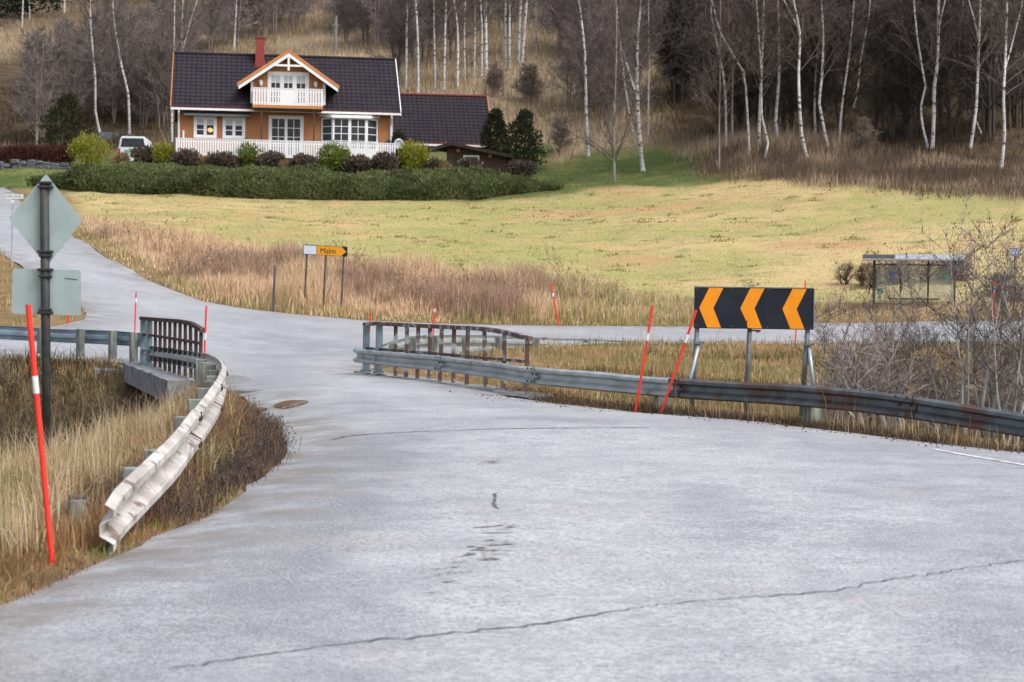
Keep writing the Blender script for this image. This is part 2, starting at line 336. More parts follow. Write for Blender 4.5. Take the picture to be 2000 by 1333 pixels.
GZ = H(GP, True); ii = (np.arange(nr - 1)[:, None] * nc + np.arange(nc - 1)).ravel()
me = arr_mesh('ground', np.column_stack([GP, GZ]), np.stack([ii, ii + 1, ii + nc + 1, ii + nc], 1), smooth=True)
J = GP + np.column_stack([fbm(GP, .35, 11) - .5, fbm(GP, .35, 21) - .5]) * 3.0
def soft(poly, wd=1.5):
    d, _ = seg_dist(J, poly, True); i = inside(J, poly); return sstep(-wd, wd, np.where(i, d, -d))
far_ = sstep(108, 116, GP[:, 1])
fo = np.maximum(soft(FOREST, 2.5), soft(GROVE, 5)); fi = np.maximum(soft(FIELD, .8), .85 * soft(LFIELD, 2)) * (1 - fo); la = np.maximum(soft(LAWN, 1.2), soft(LAWN2, 1.0)) * (1 - fo) * (1 - fi)
hl = far_ * (1 - fo) * (1 - la) * (1 - fi)
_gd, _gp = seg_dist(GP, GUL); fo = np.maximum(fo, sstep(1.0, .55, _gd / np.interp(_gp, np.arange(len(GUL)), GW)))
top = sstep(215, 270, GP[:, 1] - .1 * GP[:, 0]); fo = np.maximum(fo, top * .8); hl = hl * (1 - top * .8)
dr, _ = seg_dist(GP, SEG, True); gr = .6 * np.exp(-(dr / .14) ** 2)
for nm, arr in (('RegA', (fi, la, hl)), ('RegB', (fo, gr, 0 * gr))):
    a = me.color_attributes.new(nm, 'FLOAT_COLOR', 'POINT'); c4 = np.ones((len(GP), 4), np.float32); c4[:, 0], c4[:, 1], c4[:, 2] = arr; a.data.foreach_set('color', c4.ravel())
def ground_mat():
    m = bpy.data.materials.new('ground'); m.use_nodes = True; n = m.node_tree.nodes; l = m.node_tree.links; b = n['Principled BSDF']
    b.inputs['Roughness'].default_value = .95; b.inputs['Specular IOR Level'].default_value = .1
    tc = n.new('ShaderNodeTexCoord')
    def ns(sc, st=(1, 1, 1), det=4):
        mp = n.new('ShaderNodeMapping'); mp.inputs['Scale'].default_value = st; l.new(tc.outputs['Object'], mp.inputs[0])
        t = n.new('ShaderNodeTexNoise'); t.inputs['Scale'].default_value = sc; t.inputs['Detail'].default_value = det; t.inputs['Roughness'].default_value = .65; l.new(mp.outputs[0], t.inputs['Vector']); return t.outputs['Fac']
    def mr(x, a, c):
        r = n.new('ShaderNodeMapRange'); r.inputs['From Min'].default_value = a; r.inputs['From Max'].default_value = c; r.interpolation_type = 'SMOOTHSTEP'; l.new(x, r.inputs['Value']); return r.outputs[0]
    def mix(f, a, c):
        x = n.new('ShaderNodeMix'); x.data_type = 'RGBA'; l.new(f, x.inputs['Factor'])
        for k, v in ((6, a), (7, c)):
            if isinstance(v, tuple): x.inputs[k].default_value = (*v, 1)
            else: l.new(v, x.inputs[k])
        return x.outputs[2]
    fld = mix(mr(ns(.085, (.7, 1.3, 1)), .42, .58), (.43, .335, .165), (.29, .275, .105))
    fld = mix(mr(ns(.5, (.55, 1, 1)), .5, .72), fld, (.44, .29, .155)); fld = mix(mr(ns(1.1, (.6, 1, 1)), .5, .7), fld, (.24, .235, .095)); fld = mix(mr(ns(5), .5, .8), fld, (.46, .375, .21)); fld = mix(mr(ns(.9, (.55, 1, 1), 6), .62, .72), fld, (.13, .14, .04)); fld = mix(mr(ns(.2, (.6, 1.4, 1), 5), .56, .68), fld, (.40, .25, .13))
    lawn = mix(mr(ns(.4), .4, .65), (.07, .10, .03), (.15, .155, .055)); lawn = mix(mr(ns(4), .5, .75), lawn, (.05, .08, .02))
    hill = mix(mr(ns(.12), .35, .65), (.34, .255, .165), (.25, .20, .14)); hill = mix(mr(ns(.9), .5, .72), hill, (.17, .145, .08)); hill = mix(mr(ns(3), .55, .8), hill, (.44, .36, .26))  # hill tones greyed and lightened, haze mixed into the colour
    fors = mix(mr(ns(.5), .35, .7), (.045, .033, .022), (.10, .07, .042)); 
    vrg = mix(mr(ns(.8), .35, .65), (.24, .15, .075), (.14, .12, .05)); vrg = mix(mr(ns(6), .5, .75), vrg, (.06, .045, .025))
    A = n.new('ShaderNodeAttribute'); A.attribute_name = 'RegA'; B = n.new('ShaderNodeAttribute'); B.attribute_name = 'RegB'
    sa = n.new('ShaderNodeSeparateColor'); l.new(A.outputs['Color'], sa.inputs[0]); sb = n.new('ShaderNodeSeparateColor'); l.new(B.outputs['Color'], sb.inputs[0])
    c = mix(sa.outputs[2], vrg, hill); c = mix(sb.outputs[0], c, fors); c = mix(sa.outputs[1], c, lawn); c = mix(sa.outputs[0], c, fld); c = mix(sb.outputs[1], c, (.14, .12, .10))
    l.new(c, b.inputs['Base Color'])
    bp = n.new('ShaderNodeBump'); bp.inputs['Strength'].default_value = .7; bp.inputs['Distance'].default_value = .12; l.new(ns(2.2, det=6), bp.inputs['Height']); l.new(bp.outputs[0], b.inputs['Normal'])
    return m
go = link('ground', me, ground_mat()); tag(go, 'sloping ground of field, verges, lawn and hillside', None, None, 'structure')
# ================================================================== ROAD
bd = []
for i in range(len(OUT)):
    a, c = OUT[i, :2], OUT[(i + 1) % len(OUT), :2]; n_ = max(1, int(np.linalg.norm(c - a) / (.5 if a[1] < 50 else 1.5)))
    for k in range(n_): bd.append(a + (c - a) * k / n_)
bd = np.array(bd)
_rr = np.random.default_rng(5)
_nb = np.column_stack([fbm(bd, 1.1, 41) - .5, fbm(bd, 1.1, 47) - .5]) * np.where(bd[:, 1:2] < 60, .3, .5)
_nb[(bd[:, 1] > 33.4) & (bd[:, 1] < 44)] *= .1
bd = bd + _nb
q1 = np.stack(np.meshgrid(np.arange(-12, 46, .45), np.arange(-18, 50, .45)), -1).reshape(-1, 2); q2 = np.stack(np.meshgrid(np.arange(-60, 76, 1.3), np.arange(50, 156, 1.3)), -1).reshape(-1, 2)
q = np.concatenate([q1, q2]); q = q + _rr.uniform(-.05, .05, q.shape); dd_, _ = seg_dist(q, bd, True); q = q[inside(q, bd) & (dd_ > .3)]
allp = np.concatenate([bd, q]); nb_ = len(bd)
r_ = delaunay_2d_cdt([Vector(p) for p in allp], [], [list(range(nb_))], 1, 1e-4)
rv = np.array([tuple(v) for v in r_[0]]); rf = r_[2]
db_, _ = seg_dist(rv, bd, True)
rz = H0(rv) + .035 - .03 * np.exp(-(db_ / .12) ** 2)
rme = bpy.data.meshes.new('road'); rme.from_pydata(np.column_stack([rv, rz]).tolist(), [], [tuple(f) for f in rf])
import bmesh
bm = bmesh.new(); bm.from_mesh(rme); bmesh.ops.recalc_face_normals(bm, faces=bm.faces)
if sum(f.normal.z for f in bm.faces) < 0: bmesh.ops.reverse_faces(bm, faces=bm.faces)
bm.to_mesh(rme); bm.free()
rme.polygons.foreach_set('use_smooth', np.ones(len(rme.polygons), bool))
# worn polished wheel tracks, pale centre sheen put into the colour, and coarse strips
def lane(pts, wd):
    d, _ = seg_dist(rv, np.array([G0(*p)[:2] for p in pts])); return np.exp(-(d / wd) ** 2)
wear_sheen = .6 * lane([(1650,1330),(1600,1150),(1480,980),(1350,900),(1150,850)], .45) + .9 * lane([(820,1330),(1000,1150),(1100,1000),(1100,900)], .8) + .35 * lane([(900,1330),(1000,1150),(1010,1000),(960,900),(850,830),(700,770),(640,735)], 1.0) + .5 * lane([(1500,1330),(1420,1150),(1330,990),(1200,900),(900,820),(720,760),(600,705)], .55) + .45*lane([(2000,1180),(1700,1010),(1450,900),(1250,860)], .5)
dark = .8 * lane([(600,1330),(560,1130),(640,1000),(700,900)], .35) + .5 * lane([(1520,1330),(1440,1100),(1380,960),(1330,900)], .12) + .6 * lane([(700,900),(800,850),(1000,835),(1150,840)], .5) + .5*lane([(640,690),(720,700)], 1.0)+.5*lane([(520,760),(560,690),(500,650)],.7)
a = rme.color_attributes.new('Wear', 'FLOAT_COLOR', 'POINT'); c4 = np.ones((len(rv), 4), np.float32); c4[:, 0] = np.clip(wear_sheen, 0, 1); c4[:, 1] = np.clip(dark, 0, 1); c4[:, 2] = np.exp(-(db_ / .8) ** 2); a.data.foreach_set('color', c4.ravel())
def road_mat():
    m = bpy.data.materials.new('asphalt'); m.use_nodes = True; n = m.node_tree.nodes; l = m.node_tree.links; b = n['Principled BSDF']
    tc = n.new('ShaderNodeTexCoord')
    def ns(sc, det=4, st=(1, 1, 1), ro=.6):
        mp = n.new('ShaderNodeMapping'); mp.inputs['Scale'].default_value = st; l.new(tc.outputs['Object'], mp.inputs[0])
        t = n.new('ShaderNodeTexNoise'); t.inputs['Scale'].default_value = sc; t.inputs['Detail'].default_value = det; t.inputs['Roughness'].default_value = ro; l.new(mp.outputs[0], t.inputs['Vector']); return t.outputs['Fac']
    def mr(x, a, c, o0=0., o1=1.):
        r = n.new('ShaderNodeMapRange'); r.inputs['From Min'].default_value = a; r.inputs['From Max'].default_value = c; r.inputs['To Min'].default_value = o0; r.inputs['To Max'].default_value = o1; l.new(x, r.inputs['Value']); return r.outputs[0]
    def ma(op, a, c):
        x = n.new('ShaderNodeMath'); x.operation = op; x.use_clamp = False
        for k, v in ((0, a), (1, c)):
            if isinstance(v, (int, float)): x.inputs[k].default_value = v
            else: l.new(v, x.inputs[k])
        return x.outputs[0]
    def mix(f, a, c):
        x = n.new('ShaderNodeMix'); x.data_type = 'RGBA'; l.new(f, x.inputs['Factor'])
        for k, v in ((6, a), (7, c)):
            if isinstance(v, tuple): x.inputs[k].default_value = (*v, 1)
            else: l.new(v, x.inputs[k])
        return x.outputs[2]
    A = n.new('ShaderNodeAttribute'); A.attribute_name = 'Wear'; s = n.new('ShaderNodeSeparateColor'); l.new(A.outputs['Color'], s.inputs[0])
    big = ns(.3, 4); mid = ns(1.6, 9, ro=.78); fine = ns(30, 4, ro=.75); grit = ns(80, 2)
    f = ma('ADD', mr(big, .34, .66, -.05, .4), mr(mid, .36, .62, -.15, .62)); f = ma('ADD', f, ma('MULTIPLY', s.outputs[0], .42)); f = ma('SUBTRACT', f, ma('MULTIPLY', s.outputs[1], .75))
    fc = n.new('ShaderNodeClamp'); l.new(f, fc.inputs[0])
    c = mix(fc.outputs[0], (.165, .178, .20), (.47, .478, .497))
    c = mix(mr(ns(9, 6, ro=.75), .46, .64, 0, .5), c, (.22, .225, .245)); c = mix(mr(ns(.55, 6, ro=.7), .54, .68, 0, .38), c, (.37, .325, .28)); c = mix(mr(ns(4, 7, ro=.8), .56, .66, 0, .5), c, (.17, .175, .19)); c = mix(mr(fine, .42, .62, 0, .75), c, (.13, .132, .145)); c = mix(mr(grit, .48, .66, 0, .65), c, (.58, .585, .60))
    c = mix(ma('MULTIPLY', s.outputs[2], mr(ns(1.4), .4, .6)), c, (.17, .15, .13))
    l.new(c, b.inputs['Base Color'])
    l.new(mr(mid, .3, .7, .42, .62), b.inputs['Roughness']); b.inputs['Specular IOR Level'].default_value = .5
    bp = n.new('ShaderNodeBump'); bp.inputs['Strength'].default_value = .55; bp.inputs['Distance'].default_value = .012; l.new(fine, bp.inputs['Height'])
    bp2 = n.new('ShaderNodeBump'); bp2.inputs['Strength'].default_value = .35; bp2.inputs['Distance'].default_value = .05; l.new(mid, bp2.inputs['Height']); l.new(bp.outputs[0], bp2.inputs['Normal']); l.new(bp2.outputs[0], b.inputs['Normal'])
    return m
road = link('road', rme, road_mat()); tag(road, 'worn pale grey asphalt road with junction', None, None, 'structure')
mat('tar', (.07, .075, .085), .7, (.16, .165, .18), 8, bump=.3)
mat('stain', (.12, .105, .09), .7, (.34, .33, .32), 14, lo=.42, hi=.56)
mat('mud', (.26, .19, .13), .7, (.36, .31, .26), 9)
mat('line_paint', (.62, .62, .62), .7, (.36, .365, .38), 6, lo=.4, hi=.6)
mat('puddle_water', (.16, .095, .045), .06, spec=.6)
mat('stone', (.05, .05, .052), .9, (.12, .115, .11), 20)
mat('light_stone', (.25, .24, .23), .9, (.4, .39, .38), 20)
from mathutils.bvhtree import BVHTree
_bv = BVHTree.FromPolygons([v.co[:] for v in rme.vertices], [p.vertices[:] for p in rme.polygons])
def rz_at(p):
    h = _bv.ray_cast(Vector((float(p[0]), float(p[1]), 40)), Vector((0, 0, -1))); return h[0].z - .035 if h[0] else float(H0([(p[0], p[1])])[0])
def strip(name, pts, wd, m, seed=0, lift=.005, jit=.3, dense=.12, jag=.02):
    rng = np.random.default_rng(seed); P = smooth_path([G0(*p)[:2] for p in pts], dense)
    t = nrm(np.gradient(P, axis=0)); nn = np.column_stack([-t[:, 1], t[:, 0]]); P = P + nn * (rng.normal(0, jag * .35, len(P)) + .10 * (fbm(P, .5, seed) - .5))[:, None]
    ww = wd * np.clip(1 + jit * 2.2 * (fbm(P, 2.5, seed + 3) - .5) * 2 + rng.normal(0, jit * .3, len(P)), .15, 2.2) / 2; ww[0] = ww[-1] = .002
    V = np.concatenate([P + nn * ww[:, None], P - nn * ww[:, None]]); z = np.array([rz_at(v) for v in V]) + .035 + lift; k = len(P); i = np.arange(k - 1)
    return link(name, arr_mesh(name, np.column_stack([V, z]), np.stack([i + k, i + k + 1, i + 1, i], 1)), m, road)
strip('crack', [(330,1330),(700,1275),(1000,1245),(1300,1200),(1600,1180),(1720,1160),(2050,1110)], .015, 'tar', 1, jit=.3, dense=.05, jag=.05)
strip('crack', [(640,868),(720,863),(900,858),(1060,855),(1150,854),(1270,852)], .035, 'tar', 2, jit=.4, dense=.06, jag=.05)
strip('crack', [(968,985),(966,1000),(967,1018)], .022, 'tar', 3)
strip('edge_line', [(1820,878),(1900,893),(2000,913),(2120,938)], .11, 'line_paint', 5, jag=.003, jit=.1)
def patch(name, px, py, rx, ry, m, seed, lift, parent=road, n=36):
    rng = np.random.default_rng(seed); c = G0(px, py); a = np.linspace(0, 2 * np.pi, n, endpoint=False)
    rr = 1 + .06 * np.sin(2 * a + seed) + .08 * np.sin(3 * a + 2 * seed) + rng.normal(0, .02, n)
    V = [(c[0], c[1], rz_at(c) + .035 + lift)] + [(c[0] + rx * r * math.cos(t), c[1] + ry * r * math.sin(t), rz_at((c[0] + rx * r * math.cos(t), c[1] + ry * r * math.sin(t))) + .035 + lift) for r, t in zip(rr, a)]
    me = bpy.data.meshes.new(name); me.from_pydata(V, [], [(0, 1 + i, 1 + (i + 1) % n) for i in range(n)])
    return link(name, me, m, parent)
tag(patch('puddle', 568, 796, .24, .5, 'puddle_water', 3, .006, None), 'small brown puddle on the asphalt beside the left verge', None, None, 'structure')
tag(patch('puddle', 500, 797, .16, .3, 'puddle_water', 8, .006, None), 'tiny brown puddle against the dark verge grass', None, None, 'structure')
_r = np.random.default_rng(12)
for k in range(40):   # scuffed tyre gouges in the middle of the lane
    y = 1048 + 75 * _r.random() if k < 32 else 910 + 12 * _r.random(); cx = 985 - (y - 1048) * .6 + _r.normal(0, 20) if k < 32 else 965 + _r.normal(0, 8)
    L = _r.uniform(8, 34); strip('scuff', [(cx - L, y + 1), (cx, y), (cx + L, y - 1.5)], _r.uniform(.012, .035), 'stain', 30 + k, jit=.9, dense=.04)
for k in range(12):
    y = 1120 + 60 * _r.random(); cx = 900 - (y - 1120) * .9 + _r.normal(0, 16); L = _r.uniform(10, 26); strip('scuff', [(cx - L, y + 1), (cx, y), (cx + L, y - 1.5)], .018, 'stain', 80 + k, jit=.7)
# loose stones on the right shoulder
V = []; F = []
for k in range(420):
    u = _r.random(); i = _r.uniform(0, len(r_off) - 1.01); a0 = int(i); p = r_off[a0] * (1 - i + a0) + r_off[a0 + 1] * (i - a0)
    x, y = p[0] - .1 - abs(_r.normal(0, .5)), p[1] - .1 - abs(_r.normal(0, .5)); s = _r.uniform(.006, .02) if u < .93 else _r.uniform(.02, .032)
    z = rz_at((x, y)) + .033; o = len(V)
    V += [(x - s, y, z), (x, y - s, z), (x + s, y, z), (x, y + s, z), (x + _r.normal(0, .3) * s, y, z + s * 1.1)]; F += [(o + j, o + (j + 1) % 4, o + 4) for j in range(4)]
me = bpy.data.meshes.new('loose_gravel'); me.from_pydata(V, [], F); tag(link('loose_gravel', me, 'stone'), 'loose dark gravel along the right road shoulder', 'gravel', None, 'stuff')
# stream in the gully
mat('stream_water', (.03, .03, .025), .08, (.06, .05, .035), 2, bump=.15, spec=.5)
P = smooth_path(GUL, .8); t = nrm(np.gradient(P, axis=0)); nn = np.column_stack([-t[:, 1], t[:, 0]]); k = len(P)
V = np.concatenate([P + nn * .9, P - nn * .9]); zc = H(P) + .16; zc = np.minimum.accumulate(np.concatenate([zc])) * 0 + np.convolve(np.pad(zc, 6, 'edge'), np.ones(13) / 13, 'valid'); i = np.arange(k - 1)
tag(link('stream', arr_mesh('stream', np.column_stack([V, np.tile(zc, 2)]), np.stack([i + k, i + k + 1, i + 1, i], 1)), 'stream_water'), 'narrow dark stream in the gully', None, None, 'structure')
# ================================================================== GUARDRAILS
mat('galv', (.42, .46, .47), .42, (.30, .33, .34), 3, spec=.5, metal=.35, col3=(.16, .10, .075), scale3=2.2, lo3=.60, hi3=.72, stretch=(1, 1, 2))
mat('galv_dark', (.115, .135, .15), .42, (.06, .06, .062), 2.5, spec=.5, metal=.3, col3=(.10, .055, .04), scale3=1.6, lo3=.5, hi3=.66)  # darker galv: shade on the face painted in, along with wet and rust
mat('galv_white', (.56, .535, .515), .5, (.36, .325, .30), 3.5, spec=.4, metal=.1, col3=(.17, .125, .10), scale3=6.0, lo3=.53, hi3=.66)
mat('galv_blue', (.24, .33, .41), .4, (.17, .22, .27), 2, spec=.5, metal=.3, col3=(.36, .42, .47), scale3=3, lo3=.5, hi3=.7)
mat('grey_wood', (.20, .215, .195), .85, (.10, .105, .095), 7, bump=.4, stretch=(1, 1, .25), col3=(.24, .29, .26), scale3=4)
mat('rusty_steel', (.13, .075, .06), .75, (.075, .05, .044), 7, bump=.3, col3=(.27, .29, .30), scale3=5, lo3=.5, hi3=.6)
mat('dark_rust', (.075, .045, .038), .8, (.04, .03, .028), 6, bump=.3, col3=(.16, .16, .165), scale3=4, lo3=.6, hi3=.72)
mat('blue_steel', (.17, .235, .275), .5, (.11, .14, .16), 4, spec=.45, metal=.2, col3=(.15, .09, .07), scale3=3, lo3=.62, hi3=.72)
mat('dark_bolt', (.03, .03, .032), .6)
mat('concrete', (.25, .255, .265), .9, (.17, .17, .175), 3, bump=.4, col3=(.11, .11, .10), scale3=1.6, lo3=.52, hi3=.68)
mat('mark_paint', (.12, .55, .50), .6)
PROF0 = [(.03, 0), (.083, .03), (.083, .075), (.0, .125), (.0, .195), (.083, .24), (.083, .285), (.03, .32)]
PROF = PROF0
def beam_mesh(name, P, side, rng, u_off=0., dent=.012):
    """W section swept along P (top edge); side = +1 face to the right of travel"""
    t = P.copy(); t = nrm(np.gradient(P, axis=0)); nn = nrm(np.column_stack([t[:, 1], -t[:, 0], 0 * t[:, 0]])) * side; k = len(P); m = len(PROF); V = []
    kn = np.array([.05, .09, .12, .15, .18, .15, .12, .09, .05]); dz = np.convolve(np.pad(rng.normal(0, dent * 1.5, k), 4, 'edge'), kn, 'valid'); du = np.convolve(np.pad(rng.normal(0, dent * 1.5, k), 4, 'edge'), kn, 'valid')
    for back in (0, 1):
        for j, (u, v) in enumerate(PROF):
            w_ = (v / .32) ** 2
            V.append(P + nn * (u + u_off - (.007 if back else 0) + du * w_)[:, None] + np.column_stack([0 * dz, 0 * dz, v - .32 + dz * w_]))
    V = np.stack(V, 1); loop = list(range(m)) + list(range(2 * m - 1, m - 1, -1)); V = V[:, loop].reshape(-1, 3); L = 2 * m; F = []
    for i in range(k - 1):
        for j in range(L): F.append((i * L + j, i * L + (j + 1) % L, (i + 1) * L + (j + 1) % L, (i + 1) * L + j))
    F += [(0 + j, L - 1 - j, L - 2 - j, j + 1) for j in range(m - 1)]; o = (k - 1) * L; F += [(o + j, o + j + 1, o + L - 2 - j, o + L - 1 - j) for j in range(m - 1)]
    return V, F, nn
def guardrail(name, P, side, m, label, posts, post_mat, seed, seg=4.0, dent=.012, post_w=.12, post_side=-1, mats=None, group=None, bolts=True, post_up=0.0, flat_end=None):
    rng = np.random.default_rng(seed); S_ = smooth_path(P, .22); root = np.array([S_[0, 0], S_[0, 1], Hz(S_[0, 0], S_[0, 1])]); o = empty(name, root, 0, label, 'guardrail', group)
    L = np.concatenate([[0], np.cumsum(np.linalg.norm(np.diff(S_, axis=0), axis=1))]); nseg = max(1, int(round(L[-1] / seg))); cuts = np.linspace(0, L[-1], nseg + 1)
    at = lambda s: np.array([np.interp(s, L, S_[:, c]) for c in range(3)])
    for i in range(nseg):
        ss = np.arange(cuts[i] - (.15 if i else 0), cuts[i + 1] + .15 if i < nseg - 1 else cuts[i + 1], .2); ss = np.append(ss, min(L[-1], cuts[i + 1] + .15)); ss = np.clip(ss, 0, L[-1]); ss = np.unique(ss)
        Q = np.array([at(s) for s in ss]); V, F, nn = beam_mesh('beam', Q, side, rng, .009 * (i % 2), dent)
        me = bpy.data.meshes.new('beam'); me.from_pydata((V.reshape(-1, 3) - root).tolist(), [], F)
        mm = mats(i, nseg) if mats else m
        b = link('beam', me, mm, o); me.polygons.foreach_set('use_smooth', np.zeros(len(me.polygons), bool))
        if bolts and i:
            mb = MB(); s0 = cuts[i]; c = at(s0); tt = nrm(at(s0 + .1) - at(s0 - .1)); n0 = np.array([tt[1], -tt[0], 0]) * side
            for (u, v) in ((.083, .262), (.083, .052), (.0, .16)):
                for ds in (-.08, .08):
                    q = c + tt * ds + n0 * (u + .012) + np.array([0, 0, v - .32]) - root
                    mb.tube([q, q + n0 * .016], .016, 6)
            e = [(.083, .30), (.083, .232), (.0, .19), (.0, .13), (.083, .08), (.083, .025)]   # dark lap edge of the overlapping sheet
            mb2 = MB(); mb2.tube([c + tt * .16 + n0 * (u + .010) + np.array([0, 0, v - .32]) - root for u, v in e], .007, 5); mb.add(mb2.v, mb2.f)
            mb.build('lap_bolts', 'dark_bolt', b)
    for s in posts:
        if s > L[-1]: continue
        c = at(s); tt = nrm(at(min(s + .1, L[-1])) - at(max(0, s - .1))); n0 = np.array([tt[1], -tt[0], 0]) * side
        b = c + n0 * post_side * (post_w * .62 + .015); zt = c[2] + post_up - .05 + rng.normal(0, .012); zb = min(Hz(b[0], b[1]) - .25, zt - .5); lean = rng.normal(0, .015, 2)
        ang = math.atan2(tt[1], tt[0]); M = Matrix.Translation((b[0] - root[0], b[1] - root[1], 0)) @ Matrix.Rotation(ang, 4, 'Z')
        mb = MB(); hw = post_w / 2; mb.box(-hw, hw, -hw * 1.25, hw * 1.25, zb - root[2], zt - root[2], M); mb.v = [(x + lean[0] * (z - zb + root[2]), y + lean[1] * (z - zb + root[2]), z) for x, y, z in mb.v]
        mb.build('post', post_mat, o, bevel=.008)
    return o, at, L[-1], root
PROF = [(u * .95, v * .88) for u, v in PROF0]
gr_r, at_r, LR, root_r = guardrail('guardrail', RAIL_R, 1, 'galv', 'long dented guardrail on the right road edge, running from the bridge past the chevron board', [12.2, 15.6, 19.4, 23.4, 26.4, 29.0], 'grey_wood', 3, dent=.011,
   mats=lambda i, n: 'galv' if i < n * .42 else 'galv_dark', post_w=.16)
mb = MB(); c = W(1286, 757, 28.5); mb.prism([(-.05, -.07), (-.03, -.075), (.04, .06), (.045, .075), (-.01, .06), (.005, .045)], -.012, 0)
s_best = min(np.arange(8, LR, .05), key=lambda s: abs(at_r(s)[0] / at_r(s)[1] - (1286 - 1000) / FPX)); c = at_r(s_best); t_ = nrm(at_r(s_best + .2) - at_r(s_best - .2))
b_ = [ch for ch in gr_r.children if ch.name.startswith('beam')][0]
M = Matrix.Translation(Vector(c - root_r) + Vector((-.02 + t_[1] * .012, -t_[0] * .012 - .012, -.16))) @ Matrix.Rotation(math.atan2(t_[1], t_[0]), 4, 'Z')
mb.v = [tuple(M @ Vector(p)) for p in mb.v]; mk = mb.build('paint_mark', 'mark_paint', gr_r); mk['label'] = 'turquoise spray paint stroke on the beam'
PROF = PROF0
gr_l, at_l, LL, root_l = guardrail('guardrail', RAIL_L, 1, 'galv_white', 'bent whitish guardrail along the left verge, its near end buried in grass', [1.6, 2.6, 4.3, 6.3, 8.3, 10.3, 12.2, 14.2, 16.2, 18.0, 20.0, 22.0], 'grey_wood', 5, dent=.004, post_w=.11,
   mats=lambda i, n: 'galv_white' if i < n * .7 else 'galv', post_up=-.035)
guardrail('guardrail', RAIL_F, 1, 'galv_blue', 'bluish guardrail seen from its post side, left beyond the gully', [.5, 1.7, 2.9, 4.2, 5.6, 7.2, 9.5, 12, 15], 'grey_wood', 7, dent=.008, post_w=.13, bolts=False, post_up=.06)
guardrail('guardrail', RAIL_M, -1, 'galv', 'far low guardrail curving round the grassy corner behind the bridge railing', [.8, 2.6, 4.6, 7.8, 11, 14, 17, 20], 'grey_wood', 9, dent=.014, post_w=.13, bolts=False, post_up=.04)
# ================================================================== BRIDGE
br = empty('road_bridge', (-4, 38.5, 0), 0, 'small concrete road bridge over the gully, with kerbs and abutments', 'bridge')
O = np.array([-4, 38.5, 0])
LN, LF, RN, RF = np.array([-5.75, 34.9, 0]), np.array([-8.2, 43.4, 0]), np.array([.42, 31.6, 0]), np.array([-3.0, 40.6, 0])
def slab(quad, z0, z1): return MB().add([(p[0] - O[0], p[1] - O[1], z) for z in (z0, z1) for p in quad], [(0, 3, 2, 1), (4, 5, 6, 7), (0, 1, 5, 4), (1, 2, 6, 5), (2, 3, 7, 6), (3, 0, 4, 7)])
slab([LN, RN, RF, LF], -.36, -.06).build('deck', 'concrete', br, bevel=.02)
def edge_pts(a, c, off): 
    t = nrm(c - a); n = np.array([t[1], -t[0], 0]); return a + n * off, c + n * off
for (a, c, sgn) in ((LN, LF, -1), (RN, RF, 1)):
    a0, c0 = edge_pts(a, c, sgn * .28); a1, c1 = edge_pts(a, c, -sgn * .20); n_ = 16; mb = MB()
    rng = np.random.default_rng(4)
    prof = []
    for i in range(n_ + 1):
        f = i / n_; p, q = a0 + (c0 - a0) * f - O, a1 + (c1 - a1) * f - O; j = rng.normal(0, .016, 3)
        prof.append([(p[0], p[1], -.34), (p[0], p[1], .055 + j[0] * .6), (q[0] + j[2] * 2, q[1], .06 + j[1]), (q[0] + sgn * -.03 + j[2] * 2, q[1], .012)])
    v = [p for r in prof for p in r]; f = [(i * 4 + j, i * 4 + j + 1, i * 4 + 5 + j, i * 4 + 4 + j) for i in range(n_) for j in range(3)] + [(i * 4 + 3, i * 4, i * 4 + 4, i * 4 + 7) for i in range(n_)] + [(0, 1, 2, 3), (n_ * 4 + 3, n_ * 4 + 2, n_ * 4 + 1, n_ * 4)]
    mb.add(v, f).build('kerb', 'concrete', br)
t_ = nrm(LF - LN)
for (a, c) in ((LF, RF), (LN, RN)):
    d = nrm(c - a); tt = t_ * (.7 if a is LF else -.7)
    slab([a - d * .45, c + d * .45, c + d * .45 + tt, a - d * .45 + tt], -2.9, -.37).build('abutment', 'concrete', br, bevel=.02)
    # wing wall stub seen on the left bank
slab([LF - np.array([.9, .1, 0]), LF - np.array([.35, 0, 0]), LF + np.array([-.45, .55, 0]), LF + np.array([-1.0, .45, 0])], -2.9, -.08).build('wing_wall', 'concrete', br, bevel=.03)
slab([LF + t_ * .05 - np.array([.34, .0, 0]), LF + t_ * .05 + np.array([.15, .04, 0]), LF + np.array([.05, .55, 0]), LF + np.array([-.44, .5, 0])], -.36, -.03).build('bearing_ledge', 'concrete', br, bevel=.02)
